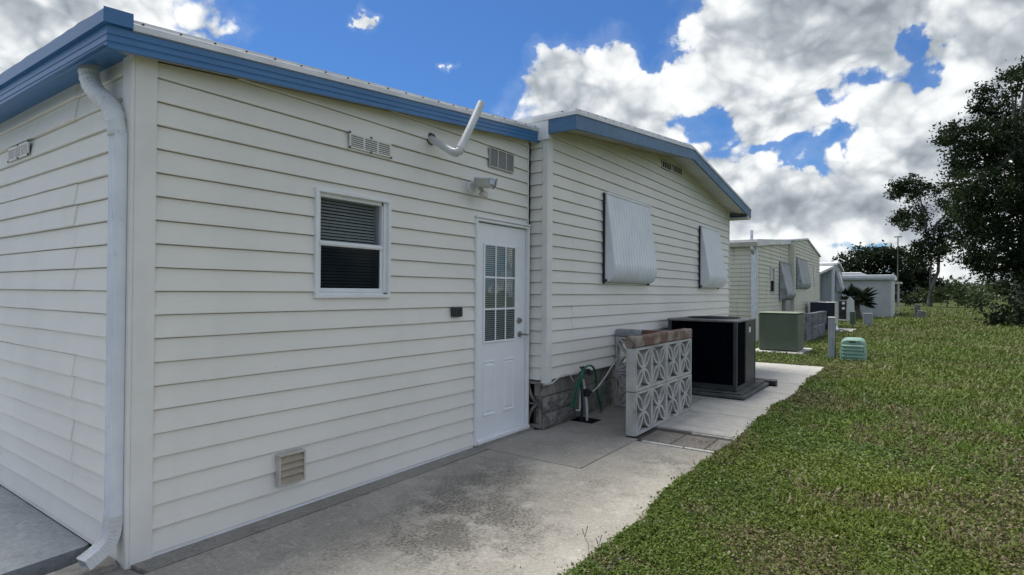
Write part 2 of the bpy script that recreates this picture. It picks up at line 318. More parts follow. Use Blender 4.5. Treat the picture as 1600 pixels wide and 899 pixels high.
# ------------------------------------------------------------------ mesh helpers
class MB:
    def __init__(s): s.v = []; s.f = []
    def add(s, vs, fs):
        k = len(s.v); s.v += [tuple(x) for x in vs]; s.f += [tuple(i+k for i in f) for f in fs]; return s
    def box(s, x0, x1, y0, y1, z0, z1, bev=0):
        if x0 > x1: x0, x1 = x1, x0
        if y0 > y1: y0, y1 = y1, y0
        if z0 > z1: z0, z1 = z1, z0
        if bev:
            b = min(bev, (x1-x0)*.45, (y1-y0)*.45, (z1-z0)*.45); bm = bmesh.new()
            bmesh.ops.create_cube(bm, size=1)
            for v in bm.verts: v.co = Vector((x0+(v.co.x+.5)*(x1-x0), y0+(v.co.y+.5)*(y1-y0), z0+(v.co.z+.5)*(z1-z0)))
            bmesh.ops.bevel(bm, geom=bm.edges[:], offset=b, segments=1, affect='EDGES')
            bm.verts.index_update(); s.add([v.co[:] for v in bm.verts], [[v.index for v in f.verts] for f in bm.faces]); bm.free(); return s
        s.add([(x0, y0, z0), (x1, y0, z0), (x1, y1, z0), (x0, y1, z0), (x0, y0, z1), (x1, y0, z1), (x1, y1, z1), (x0, y1, z1)],
              [(0, 3, 2, 1), (4, 5, 6, 7), (0, 1, 5, 4), (1, 2, 6, 5), (2, 3, 7, 6), (3, 0, 4, 7)]); return s
    def tube(s, pts, r, n=12, cap=True, sy=1.0):
        pts = [Vector(p) for p in pts]; rr = r if isinstance(r, (list, tuple)) else [r]*len(pts)
        k = len(s.v); up = None
        for i, p in enumerate(pts):
            t = (pts[min(i+1, len(pts)-1)]-pts[max(i-1, 0)]).normalized()
            if up is None: up = Vector((0, 0, 1)) if abs(t.z) < .9 else Vector((1, 0, 0))
            a = t.cross(up).normalized(); b2 = t.cross(a).normalized(); up = -b2 if False else up
            if i and (a.dot(pa) < 0): a = -a; b2 = -b2
            pa = a
            for j in range(n):
                w = 2*math.pi*j/n; s.v.append(tuple(p+a*math.cos(w)*rr[i]+b2*math.sin(w)*rr[i]*sy))
        for i in range(len(pts)-1):
            for j in range(n):
                j2 = (j+1) % n; s.f.append((k+i*n+j, k+i*n+j2, k+(i+1)*n+j2, k+(i+1)*n+j))
        if cap:
            s.f.append(tuple(k+j for j in range(n))[::-1]); s.f.append(tuple(k+(len(pts)-1)*n+j for j in range(n)))
        return s
    def prism(s, poly, axis, a, b):   # poly: 2D points in the two other axes
        def mk(p, t):
            if axis == 'x': return (t, p[0], p[1])
            if axis == 'y': return (p[0], t, p[1])
            return (p[0], p[1], t)
        n = len(poly); vs = [mk(p, a) for p in poly]+[mk(p, b) for p in poly]
        s.add(vs, [tuple(range(n))[::-1], tuple(range(n, 2*n))]+[(i, (i+1) % n, n+(i+1) % n, n+i) for i in range(n)]); return s
    def strip(s, rows):   # rows: lists of equal length points
        n = len(rows[0]); k = len(s.v)
        for r_ in rows: s.v += [tuple(p) for p in r_]
        for i in range(len(rows)-1):
            for j in range(n-1): s.f.append((k+i*n+j, k+i*n+j+1, k+(i+1)*n+j+1, k+(i+1)*n+j))
        return s
    def build(s, name, mat, parent=None, origin=None, smooth=False, **props):
        off = Vector(origin) if origin is not None else (ROOT(parent).location.copy() if parent else Vector((0, 0, 0)))
        me = bpy.data.meshes.new(name); me.from_pydata([tuple(Vector(v)-off) for v in s.v], [], s.f); me.materials.append(MT[mat] if isinstance(mat, str) else mat)
        bm = bmesh.new(); bm.from_mesh(me); bmesh.ops.recalc_face_normals(bm, faces=bm.faces[:]); bm.to_mesh(me); bm.free()
        if smooth:
            for p in me.polygons: p.use_smooth = True
            try: me.set_sharp_from_angle(angle=R(38))
            except Exception: pass
        o = bpy.data.objects.new(name, me); COL.objects.link(o)
        if parent: o.parent = parent
        elif origin is not None: o.location = off
        for k, v in props.items(): o[k] = v
        return o
def ROOT(o):
    while o.parent: o = o.parent
    return o
def thing(name, label, cat, loc=(0, 0, 0), group=None):
    o = bpy.data.objects.new(name, None); COL.objects.link(o); o.location = loc; o.empty_display_size = .2
    o['label'] = label; o['category'] = cat
    if group: o['group'] = group
    return o
def single(mb, name, mat, label, cat, loc, group=None, smooth=False):
    o = mb.build(name, mat, origin=loc, smooth=smooth); o['label'] = label; o['category'] = cat
    if group: o['group'] = group
    return o
def struct(mb, name, mat): return mb.build(name, mat, kind='structure')
def B(*a, **k): return MB().box(*a, **k)

# value noise for layout
_g = rng.random((64, 64))
def vn(x, y, s=1.0):
    x = np.asarray(x, float)*s; y = np.asarray(y, float)*s; xi = np.floor(x).astype(int); yi = np.floor(y).astype(int)
    fx = x-xi; fy = y-yi; fx = fx*fx*(3-2*fx); fy = fy*fy*(3-2*fy)
    g = lambda a, b: _g[a % 64, b % 64]
    return (g(xi, yi)*(1-fx)+g(xi+1, yi)*fx)*(1-fy)+(g(xi, yi+1)*(1-fx)+g(xi+1, yi+1)*fx)*fy
def fb(x, y, s): return .55*vn(x, y, s)+.3*vn(y, x, s*2.3)+.15*vn(x, y, s*5.1)

# ------------------------------------------------------------------ siding
def pl(pts):   # piecewise linear function
    def f(a):
        if a <= pts[0][0]: return pts[0][1]
        for (x0, z0), (x1, z1) in zip(pts, pts[1:]):
            if a <= x1: return z0+(z1-z0)*(a-x0)/(x1-x0)
        return pts[-1][1]
    f.br = [p[0] for p in pts]; return f
def siding(root, origin, d, n, a0, a1, zb0, zt, openings=(), mat='siding', joined=False, H=.127, laps=(), wob=.0015, name='siding_board', zmin=None, step=.3):
    """horizontal lapped boards on a wall; d = direction along the wall, n = outward normal"""
    origin = Vector(origin); d = Vector(d); n = Vector(n)
    zb = zb0; top = max(zt(a) for a in zt.br+[a0, a1]); allmb = MB(); ci = 0
    while zb < top-.01:
        mb = allmb if joined else MB()
        brk = {a0, a1}
        for o in openings:
            for a in (o[0], o[1]):
                if a0 < a < a1: brk.add(a)
        for a in zt.br:
            if a0 < a < a1: brk.add(a)
        for l in laps:
            if a0 < l[0] < a1: brk |= {l[0], l[0]+.004}
        xs = sorted(brk); fine = []
        # crossing points of the roof line with board bottom
        for p, q in zip(xs, xs[1:]):
            k = max(1, int((q-p)/step)); fine += [p+(q-p)*i/k for i in range(k)]
        fine.append(xs[-1]); extra = []
        for p, q in zip(fine, fine[1:]):
            for lv in (zb, zb+H):
                f0, f1 = zt(p)-lv, zt(q)-lv
                if f0*f1 < 0: extra.append(p+(q-p)*f0/(f0-f1))
        fine = sorted(set(fine+extra))
        lp = [l for l in laps if l[1] <= ci % l[3] < l[2]] if laps else []
        jit = {}
        def P(a, z, tt):
            off = .002+.017*(1-tt); k = round(a, 4)
            if k not in jit: jit[k] = (rnd.uniform(-wob, wob), rnd.uniform(-wob, wob))
            j = jit[k]; lo = 0
            for l in lp:
                if a > l[0]+.001: lo = .007
            return origin+d*a+n*(off+j[0]+lo)+Vector((0, 0, z+j[1]*(1-tt)))
        any_ = False
        for p, q in zip(fine, fine[1:]):
            mid = (p+q)/2
            tp, tq = min(zb+H, zt(p)), min(zb+H, zt(q))
            if (tp+tq)/2 <= zb+.0015: continue
            tp = max(tp, zb); tq = max(tq, zb)
            segs = [(0., 1.)]
            for o in openings:
                if o[0] <= mid <= o[1]:
                    lo, hi = (o[2]-zb)/H, (o[3]-zb)/H; ns = []
                    for s0, s1 in segs:
                        if hi <= s0 or lo >= s1: ns.append((s0, s1)); continue
                        if lo > s0: ns.append((s0, lo))
                        if hi < s1: ns.append((hi, s1))
                    segs = ns
            if not segs and not joined and mb.v: mb.build(name, mat, root); mb = MB(); any_ = False
            for s0, s1 in segs:
                any_ = True
                zp0, zp1 = zb+H*s0, min(tp, zb+H*s1); zq0, zq1 = zb+H*s0, min(tq, zb+H*s1)
                if zp1 <= zp0 and zq1 <= zq0: continue
                zp1 = max(zp1, zp0); zq1 = max(zq1, zq0)
                T = lambda z: (z-zb)/H
                full = s1 == 1. and tp > zb+H-1e-6 and tq > zb+H-1e-6
                if full: zp1 -= .004; zq1 -= .004
                b0 = P(p, zp0, T(zp0)); b1 = P(q, zq0, T(zq0)); t0 = P(p, zp1, T(zp1)); t1 = P(q, zq1, T(zq1))
                if s0 == 0: b0.z += .0015; b1.z += .0015
                if s0 == 0:
                    l0 = b0+Vector((0, 0, .0)); l1 = b1
                    r0 = origin+d*p+n*-.012+Vector((0, 0, zb+.001)); r1 = origin+d*q+n*-.012+Vector((0, 0, zb+.001))
                    u0 = b0+n*.0006+Vector((0, 0, .005)); u1 = b1+n*.0006+Vector((0, 0, .005))
                    mb.add([r0, r1, l1, l0, u1, u0, t1, t0], [(0, 1, 2, 3), (3, 2, 4, 5), (5, 4, 6, 7)])
                else: mb.add([b0, b1, t1, t0], [(0, 1, 2, 3)])
                if full:
                    k0 = origin+d*p+n*-.014+Vector((0, 0, zb+H+.006)); k1 = origin+d*q+n*-.014+Vector((0, 0, zb+H+.006)); m0 = t0-n*.014; m1 = t1-n*.014
                    mb.add([t0, t1, m1, m0, k1, k0], [(0, 1, 2, 3), (3, 2, 4, 5)])
        if any_ and not joined:
            o = mb.build(name, mat, root)
        zb += H; ci += 1
    if joined and allmb.v: return allmb.build(name+'s', mat, root, kind='stuff')

# ------------------------------------------------------------------ ground
def ground():
    g = MB(); xs = [-1500, -60, -8, 11.5, 60, 2500]; 
    for a, b_, c, d_ in ((-1500, 2500, -2000, -.05), (-1500, -4.5, -.05, 12), (.03, 2500, -.05, 12), (-1500, 2500, 12, 2000)):
        g.add([(a, c, -.03), (b_, c, -.03), (b_, d_, -.03), (a, d_, -.03)], [(0, 1, 2, 3)])
    struct(g, 'lawn_ground', 'lawn')
ground()
def slab(name, poly, z, t, mat): return struct(MB().prism(poly, 'z', z-t, z), name, mat)
def ragged(x0, x1, y, amp, step=.12):
    out = []; x = x0
    while x < x1: out.append((x, y+rnd.uniform(-amp, amp))); x += step
    out.append((x1, y)); return out
slab('patio_slab', [(2.836, -.174), (.03, -.174), (-1.2, -.19), (-4, -.2), (-4, -2.02), *ragged(-3.9, 3.93, -2.04, .02), (3.93, -1.112), (2.836, -1.112)], 0, .12, 'slab')
slab('patio_slab', [(2.853, -.165), (2.853, -1.096), (4.02, -1.1), (4.03, -.96), (6.6, -.96), (6.6, -.12), (3.74, -.12), (3.70, -.0), (2.853, -.0)], -.002, .12, 'slab_damp')
slab('footing_strip', [(.0, -.0), (2.84, -.0)]+[(2.84-i*.0703, -.163+rnd.uniform(-.006, .006)) for i in range(41)], .002, .12, 'slab_strip')
slab('footing_strip', [(-4, -.18), (-1.2, -.176), (.012, -.172), (-.01, -.02), (-.02, .06), (-.3, .02), (-4, .0)], -.012, .1, 'slab_strip')
bed = struct(B(2.0, 5.4, -2.15, -.05, -.13, -.018), 'paver_bed', 'dirt')
# pavers between white edging strips
for nm, a, b_ in (('paver', -1.10, -1.40), ('paver', -1.41, -1.72), ('paver', -1.73, -2.06)):
    B(4.075, 4.53, a, b_, -.08, -.012+rnd.uniform(-.004, .004), bev=.008).build(nm, 'paver', bed)
for x0, x1, ya, yb in ((3.955, 4.005, -1.16, -1.56), (3.965, 4.015, -1.575, -2.03), (4.565, 4.605, -1.45, -2.02)):
    B(x0, x1, ya, yb, -.06, .0).build('edging_strip', 'strip_white', bed)
xs = [4.63, 5.68, 6.66, 7.72, 8.78, 10.0, 11.5]
for i, (a, b_) in enumerate(zip(xs, xs[1:])):
    y0 = -.965 if i < 2 else -.13
    mb = MB().prism([(a+.006, y0), (b_-.006, y0), (b_-.006, -2.04), (a+.006, -2.04)], 'z', -.1, .0)
    struct(mb, 'walk_slab', 'slab_new')
    if i < 1: pass
slab('walk_slab', [(6.606, -.15), (6.67, -.15), (6.67, -.95), (6.606, -.95)], -.001, .1, 'slab_new')
# carport side
slab('carport_slab', [(-.045, .44), (-.43, .40), (-4.5, .33), (-4.5, 12), (-.02, 12), (-.02, .46)], -.004, .14, 'carport')
struct(B(-4.6, .1, -.12, 12.1, -.16, -.10), 'gravel_bed', 'gravel')
struct(MB().prism([(-.235, .2), (-2.6, .12), (-2.6, -.02), (-.04, .02), (.0, .21), (-.10, .235)], 'z', -.12, .006), 'kerb_block', 'slab_strip')
def pebbles():
    mb = MB()
    for i in range(260):
        x = rnd.uniform(-1.6, -.05); y = rnd.uniform(.2, .42); r = rnd.uniform(.005, .014); z = -.10+r*.4
        a = rnd.uniform(0, 6); vs = []
        for k in range(5): vs.append((x+math.cos(a+k*1.256)*r, y+math.sin(a+k*1.256)*r, z))
        vs.append((x, y, z+r*.8)); mb.add(vs, [(k, (k+1) % 5, 5) for k in range(5)])
    o = mb.build('pebbles', pm('pebble', (.35, .33, .30), (.12, .12, .11), 60, .8)); o['kind'] = 'stuff'; o['label'] = 'loose pebbles in the gap beside the carport slab'; o['category'] = 'gravel'
pebbles()

# ------------------------------------------------------------------ main house
H = thing('mobile_home', 'cream lap-sided house in front with blue fascia, white back door and low gable', 'house', (0, 0, 0))
zs = pl([(-.17, 2.60), (3.84, 2.994)])                 # lower edge of the small roof's fascia
zb_ = pl([(3.70, 3.05), (7.36, 3.452), (11.02, 2.962)])   # lower edge of the big roof's fascia
wallS = pl([(0, 2.63), (3.76, 3.02)])
wallB = pl([(3.76, 3.12), (7.36, 3.54), (10.73, 3.09)])
# wall cores
B(.02, 3.8, .10, .16, 0, 2.70).build('wall', 'dark', H)
B(.02, .08, .10, 9, 0, 2.72).build('wall', 'dark', H)
B(3.80, 10.70, -.13, -.08, .5, 3.15).build('wall', 'dark', H)
B(10.66, 10.72, -.16, 9, .0, 3.1).build('wall', 'siding', H)
B(3.7, 3.74, .16, 9, 2.7, 3.2).build('wall', 'siding', H)
B(.0, 10.7, 8.9, 9, .0, 2.7).build('wall', 'siding', H)
win = (1.092, 1.768, 1.374, 2.126); door = (2.812, 3.70, -.1, 2.108)
siding(H, (0, 0, 0), (1, 0, 0), (0, -1, 0), .098, 3.69, .02, wallS,
       [win, door, (2.185, 2.25, 2.67, 2.74)])
# two starter details: finishing strip under the lowest board
B(.098, 2.81, -.021, 0, .004, .019).build('starter_strip', 'white', H)
siding(H, (0, 0, 0), (0, 1, 0), (-1, 0, 0), .085, 9, .02, pl([(0, 2.66), (9, 2.68)]),
       laps=((.735, 3, 5, 8), (.735, 6, 8, 8)), step=.25)
B(-.021, 0, .09, 9, .004, .019).build('starter_strip', 'siding', H)
# corner post: two faces
def lpost(x, y, w1, w2, z0, z1, mat='trim', parent=H):
    mb = MB(); t = .012
    mb.box(x-.004, x+w1, y-.022, y-.006, z0, z1, bev=.003); mb.box(x-.022, x-.0045, y-.022, y+w2, z0, z1, bev=.003)
    mb.box(x+w1-.004, x+w1+.0, y-.0215, y+.01, z0, z1)
    return mb.build('corner_post', mat, parent)
lpost(.0, .0, .102, .085, -.02, 2.655)
# big section
siding(H, (0, -.2, 0), (1, 0, 0), (0, -1, 0), 3.832, 10.725, .515, wallB, [(6.955, 7.335, 3.30, 3.415), (7.45, 7.83, 3.32, 3.435)],
       laps=((4.28, 4, 6, 40),), step=.35)
lpost(3.755, -.2, .085, .045, .485, 3.17)
siding(H, (3.75, -.155, 0), (0, 1, 0), (-1, 0, 0), 0, .15, .515, pl([(0, 3.2), (.2, 3.2)]), laps=())
B(3.675, 3.69, -.019, -.004, 2.12, 2.995).build('corner_bead', 'trim', H)
B(3.690, 3.7, -.016, -.002, 2.12, 2.995).build('corner_bead', 'dark', H)
B(10.722, 10.745, -.222, -.19, .5, 3.08).build('corner_post', 'trim', H)
# fascias
def fascia(prof, path_f, x0, x1, y, sgn, mat, name, mitre0=0, mitre1=0, n=1, parent=H):
    """prof: list of (out, dz) ; runs along x at plane y, following path_f(x)"""
    rows = []
    brk = sorted({x0, x1} | {b for b in path_f.br if x0 < b < x1}); fine = []
    for p, q in zip(brk, brk[1:]): fine += [p+(q-p)*i/n for i in range(n)]
    fine.append(brk[-1])
    for (o, dz) in prof:
        row = []
        for x in fine:
            xx = x
            if x == x0: xx = x-o*mitre0
            if x == x1: xx = x+o*mitre1
            row.append((xx, y-o, path_f(x)+dz))
        rows.append(row)
    mb = MB().strip(rows)
    return mb.build(name, mat, parent)
gro = [(-.02, .0), (.0, .0), (.0, .022), (-.004, .027), (-.004, .031), (.0, .036), (.0, .058), (-.004, .062), (-.004, .066), (.0, .071), (.0, .115)]
fascia(gro, zs, -.17, 3.84, -.12, 1, 'blue', 'fascia_board', 1, 0, 8)
B(3.838, 3.842, -.118, -.10, 2.99, 3.13).build('fascia_end', 'blue', H)
# eave fascia as box gutter face (left), mirrored along y
def eave(prof, x, y0, y1, z, mat, name, dent=0, n=60):
    rows = []
    ys = [y0+(y1-y0)*(i/n)**1.6 for i in range(n+1)]
    for (o, dz) in prof:
        rows.append([(x-o, yy-(o if i == 0 else 0), z(yy)+dz+(dent*(float(fb(yy*2.3, 3.3, 1))-.5) if dz > .16 else 0)) for i, yy in enumerate(ys)])
    return MB().strip(rows).build(name, mat, H)
ez = lambda y: 2.60+.012*min(max(y, 0), 3)
eave(gro, -.17, -.12, 9, ez, 'blue', 'gutter')
eave([(-.01, .113), (.022, .113), (.022, .185), (-.02, .186)], -.17, -.12, 9, ez, 'blue', 'roof_edge_cap', .05)
fascia([(-.01, .113), (.022, .113), (.022, .186), (-.05, .188)], zs, -.17, -.062, -.12, 1, 'blue', 'roof_edge_cap', 1, 0)
fascia([(-.02, .10), (.012, .108), (.012, .142), (.004, .146), (-.03, .148), (-.034, .178), (-.05, .182), (-.3, .185)], zs, -.06, 3.835, -.12, 1, 'trimmetal', 'roof_trim', 0, 0, 10)
mb = MB()
for i in range(21):
    x = .0+i*.185; mb.tube([(x, -.085, zs(x)+.162), (x, -.098, zs(x)+.163)], .006, 6)
mb.build('screws', 'screw', H)['kind'] = 'stuff'
# gutter / eave underside and rake underside
MB().strip([[(-.19, -.14, 2.601), (-.185, 9, 2.637)], [(-.0, -.02, 2.645), (-.0, 9, 2.67)]]).build('soffit', 'blue', H)
MB().strip([[(-.17, -.12, 2.602), (3.84, -.12, 2.996)], [(-.02, .02, 2.64), (3.84, .02, 3.03)]]).build('soffit', 'soffit', H)
# roof sheets
MB().prism([(-.16, 2.70), (3.83, 3.10), (3.83, 3.16), (-.16, 2.765)], 'y', -.09, 9).build('roof', 'roofmetal', H)
big = [(-.03, .0), (.0, .0), (.0, .145)]
fascia(big, zb_, 3.70, 11.02, -.57, 1, 'blue2', 'fascia_board', 1, 0, 6)
MB().strip([[(3.70-o, -.57-o*1.0, 3.05+dz) for o, dz in big], [(3.70-o, -.245, 3.05+dz) for o, dz in big]]).build('fascia_board', 'blue2', H)
B(3.74, 3.70, -.25, .0, 3.0, 3.19).build('fascia_end', 'white', H)
MB().strip([[(3.695, -.245, 3.19), (3.695, 9, 3.19)], [(3.695, -.245, 3.255), (3.695, 9, 3.255)]]).build('fascia_board', 'white', H)
fascia([(-.01, .14), (.012, .143), (.012, .178), (.0, .182), (-.02, .183), (-.024, .216), (-.05, .218)], zb_, 3.70, 11.02, -.57, 1, 'trimmetal', 'roof_trim', 1, 0, 8)
fascia([(-.0235, .188), (-.0235, .212)], zb_, 3.74, 11.0, -.572, 1, 'galv', 'roof_trim_band', 0, 0, 8)
pr_ = [(-.01, .14), (.012, .143), (.012, .178), (.0, .182), (-.02, .183), (-.024, .216), (-.05, .218)]
MB().strip([[(3.70-o, -.57-o, 3.05+dz) for o, dz in pr_], [(3.70-o, 9, 3.05+dz) for o, dz in pr_]]).build('roof_trim', 'roofmetal', H)
mb = MB()
for i in range(36):
    x = 3.8+i*.2; mb.tube([(x, -.535, zb_(x)+.20), (x, -.552, zb_(x)+.20)], .007, 6)
for i in range(12):
    y = -.4+i*.2; mb.tube([(3.715, y, 3.25), (3.70-.0, y, 3.25)], .006, 6)
mb.build('screws', 'screw', H)['kind'] = 'stuff'
MB().prism([(3.72, 3.19), (7.36, 3.60), (11.0, 3.11), (11.0, 3.17), (7.36, 3.655), (3.72, 3.255)], 'y', -.54, 9).build('roof', 'roofmetal', H)
# soffit of the big gable (two slopes) and box end
MB().strip([[(3.72, -.56, 3.07), (3.72, -.19, 3.12)], [(7.36, -.56, 3.475), (7.36, -.19, 3.53)]]).build('soffit', 'soffit', H)
MB().strip([[(7.36, -.56, 3.475), (7.36, -.19, 3.53)], [(11.0, -.56, 2.985), (11.0, -.19, 3.05)]]).build('soffit', 'soffit_white', H)
MB().box(10.74, 11.0, -.56, 9, 2.93, 2.96).build('soffit', 'soffit_white', H)
MB().box(10.76, 11.0, -.562, -.545, 2.935, 3.0).build('fascia_end', 'soffit_white', H)
MB().strip([[(11.02, -.57, 2.962), (11.02, 9, 2.962)], [(11.02, -.57, 3.12), (11.02, 9, 3.12)]]).build('fascia_board', 'blue2', H)
# foundation of the big section
found = [(3.745, 4.10, 0, .30), (4.108, 4.18, 0, .27)]
def rough_block(x0, x1, z0, z1, y=-.165, amp=.012, mat='found', deep=.09):
    nx, nz = 5, 4; rows = []
    for j in range(nz+1):
        r_ = []
        for i in range(nx+1):
            e = (i in (0, nx)) or (j in (0, nz))
            r_.append((x0+(x1-x0)*i/nx, y-(0 if e else rnd.uniform(.2, 1)*amp), z0+(z1-z0)*j/nz))
        rows.append(r_)
    mb = MB().strip(rows); mb.box(x0, x1, y+.0005, y+deep, z0, z1); return mb
z = 0
for ci, (z0, z1) in enumerate(((0.0, .165), (.172, .335), (.342, .508))):
    x = 3.76 - (0 if ci % 2 == 0 else 0); first = True
    while x < 10.7:
        w = (.40 if not first else (.30 if ci != 1 else .17)); x1 = min(x+w, 10.7)
        near = x < 4.15 and ci < 2
        rough_block(x, x1-.007, z0, z1, y=-.155-(.018 if near else 0), amp=.03 if near else .006, mat='found').build('foundation_block', 'found_rough' if near else 'found', H)
        x = x1; first = False
B(3.77, 10.7, -.10, -.05, 0, .5).build('foundation_wall', 'dirt', H)
# vent block seen end-on beside the door: crescent ribs over a dark hollow
mb = MB(); mb.box(3.735, 3.76, -.15, -.135, 0.02, .5); mb.box(3.735, 3.76, .0, .02, 0.02, .5); mb.box(3.735, 3.76, -.135, 0, 0.02, .05); mb.box(3.735, 3.76, -.135, 0, .255, .275); mb.box(3.735, 3.76, -.135, 0, .47, .5)
for s0, cz in ((1, .275), (-1, .255)):
    pts = [(3.742, -.13+.125*math.sin(t), cz+s0*.2*(1-math.cos(t))) for t in [i*math.pi/2/8 for i in range(9)]]
    mb.tube(pts, [.006+.012*math.sin(math.pi*i/8) for i in range(9)], 6)
mb.build('vent_block', 'found', H)
B(3.78, 3.9, -.13, .0, 0.0, .5).build('foundation_wall', 'dark', H)
# thin white cable along the bottom of the wall
MB().tube([(3.72, -.19, .47), (3.80, -.25, .485), (3.95, -.235, .52), (4.08, -.235, .545), (4.2, -.235, .53), (4.28, -.24, .44)], .006, 6).build('cable', 'pvc', H, smooth=True)

# ---- window
def window(root, x0, x1, z0, z1, y):
    f = MB(); t = .028
    f.box(x0, x1, y-.034, y+.02, z1-t, z1, bev=.004); f.box(x0, x1, y-.034, y+.02, z0, z0+t, bev=.004)
    f.box(x0, x0+t, y-.0335, y+.02, z0+t-.002, z1-t+.002, bev=.003); f.box(x1-t, x1, y-.0335, y+.02, z0+t-.002, z1-t+.002, bev=.003)
    w = f.build('window', 'white', root)
    zm = (z0+z1)/2+.0
    a, b_ = x0+t, x1-t
    j = MB(); j.box(a, a+.012, y-.01, y+.085, z0+t, z1-t); j.box(b_-.03, b_-.0, y-.012, y+.085, z0+t, z1-t); j.box(b_-.042, b_-.03, y-.0, y+.085, z0+t, z1-t); j.box(a, b_, y+.0, y+.085, z1-t-.025, z1-t); j.box(a, b_, y-.012, y+.085, z0+t, z0+t+.012)
    j.build('window_jamb', 'white', w)
    up = MB(); up.box(a+.012, b_-.042, y-.016, y+.022, zm-.014, zm+.02, bev=.004); up.box(a+.012, b_-.042, y-.02, y-.010, zm-.004, zm+.004)
    up.box(a+.012, a+.03, y+.0, y+.03, zm+.02, z1-t-.025)
    up.build('meeting_rail', 'white', w)
    lo = MB(); lo.box(a+.012, b_-.042, y-.008, y+.02, z0+t+.012, z0+t+.042, bev=.004); lo.box(a+.012, a+.03, y-.006, y+.02, z0+t+.042, zm-.014); lo.box(b_-.06, b_-.042, y-.006, y+.02, z0+t+.042, zm-.014)
    lo.build('lower_sash', 'white', w)
    g = MB().add([(a+.012, y+.028, zm), (b_-.03, y+.028, zm), (b_-.03, y+.028, z1-t), (a+.012, y+.028, z1-t)], [(0, 1, 2, 3)]); g.build('pane', 'glass', w)
    g = MB().add([(a+.012, y+.012, z0+t), (b_-.03, y+.012, z0+t), (b_-.03, y+.012, zm), (a+.012, y+.012, zm)], [(0, 1, 2, 3)]); g.build('pane', 'glass', w)
    g = MB().add([(a+.02, y+.003, z0+t+.03), (b_-.05, y+.003, z0+t+.03), (b_-.05, y+.003, zm), (a+.02, y+.003, zm)], [(0, 1, 2, 3)]); g.build('insect_screen', 'screenmesh', w)
    s_ = MB(); z = z0+t+.03
    while z < z1-t-.02:
        sag = rnd.uniform(-.001, .001)
        rows = [[(x, y+.052+(.0), z+sag) for x in (a+.02, (a+b_)/2, b_-.05)], [(x, y+.066, z+.017+sag) for x in (a+.02, (a+b_)/2, b_-.05)]]
        s_.strip(rows); z += .0225
    s_.build('blind_slats', 'blind', w)['kind'] = 'stuff'
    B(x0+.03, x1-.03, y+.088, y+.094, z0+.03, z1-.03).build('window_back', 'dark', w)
window(H, *win[:2], *win[2:], 0)
# ---- back door
D_ = B(2.845, 3.668, .004, .045, .06, 2.075, bev=.003).build('door', 'door', H)
# (front face of the slab sits at y=.004; openings are framed by mouldings standing proud)
def moulding(x0, x1, z0, z1, y, w=.022, p=.012, name='glazing_frame'):
    m_ = MB(); m_.box(x0, x1, y-p, y+.001, z1-w, z1, bev=.004); m_.box(x0, x1, y-p, y+.001, z0, z0+w, bev=.004)
    m_.box(x0, x0+w, y-p+.0005, y+.001, z0+w-.002, z1-w+.002, bev=.003); m_.box(x1-w, x1, y-p+.0005, y+.001, z0+w-.002, z1-w+.002, bev=.003); return m_
gx0, gx1, gz0, gz1 = 2.958, 3.492, .938, 1.888
moulding(gx0, gx1, gz0, gz1, .004).build('glazing_frame', 'door', D_)
B(gx0+.015, gx1-.015, .0015, .0035, gz0+.015, gz1-.015).build('glazing_back', 'dark', D_)
sl_ = MB(); z = gz0+.03
while z < gz1-.03:
    sl_.strip([[(gx0+.022, .0012, z), (gx1-.022, .0012, z+rnd.uniform(-.001, .001))], [(gx0+.022, -.0008, z+.0135), (gx1-.022, -.0008, z+.0135)]]); z += .0195
sl_.build('blind_slats', 'blind', D_)['kind'] = 'stuff'
wx = (gx1-gx0-.044); wz = (gz1-gz0-.044)
for i in range(3):
    for j in range(3):
        a = gx0+.022+wx*i/3+.009; b_ = gx0+.022+wx*(i+1)/3-.009; c = gz0+.022+wz*j/3+.009; d_ = gz0+.022+wz*(j+1)/3-.009
        MB().add([(a-.008, -.0035, c-.008), (b_+.008, -.0035, c-.008), (b_+.008, -.0035, d_+.008), (a-.008, -.0035, d_+.008)], [(0, 1, 2, 3)]).build('pane', 'glass', D_)
mm = MB()
for i in (1, 2):
    x = gx0+.022+wx*i/3; mm.box(x-.0095, x+.0095, -.010, -.0035, gz0+.02, gz1-.02, bev=.003)
    z = gz0+.022+wz*i/3; mm.box(gx0+.02, gx1-.02, -.0095, -.0036, z-.0095, z+.0095, bev=.003)
mm.build('muntin', 'door', D_)
for x0, x1 in ((2.962, 3.165), (3.275, 3.478)):
    z0, z1 = .245, .775; mb = MB()
    def ring(i, y): return [(x0+i, y, z0+i), (x1-i, y, z0+i), (x1-i, y, z1-i), (x0+i, y, z1-i)]
    rr = [ring(0, .0035), ring(.008, -.006), ring(.02, -.006), ring(.032, .0032), ring(.05, -.0045)]
    vs = sum(rr, []); fs = []
    for k in range(4):
        for e in range(4): fs.append((k*4+e, k*4+(e+1) % 4, (k+1)*4+(e+1) % 4, (k+1)*4+e))
    fs.append((16, 17, 18, 19)); mb.add(vs, fs).build('door_panel', 'door', D_)
fr = MB(); fr.box(2.812, 2.840, -.034, .03, .01, 2.108, bev=.004); fr.box(3.672, 3.70, -.034, .03, .05, 2.108, bev=.004); fr.box(2.840, 3.672, -.034, .03, 2.082, 2.107, bev=.004)
fr.box(2.806, 3.705, -.045, .0, 2.109, 2.128, bev=.004)
fr.build('door_frame', 'white', H)
th = MB().box(2.84, 3.70, -.05, .05, .015, .052, bev=.006).box(2.84, 3.672, -.02, .0, .052, .068); th.build('threshold', 'white', H)
B(2.80, 3.745, -.07, .06, -.01, .016).build('step_base', 'slab_strip', H)
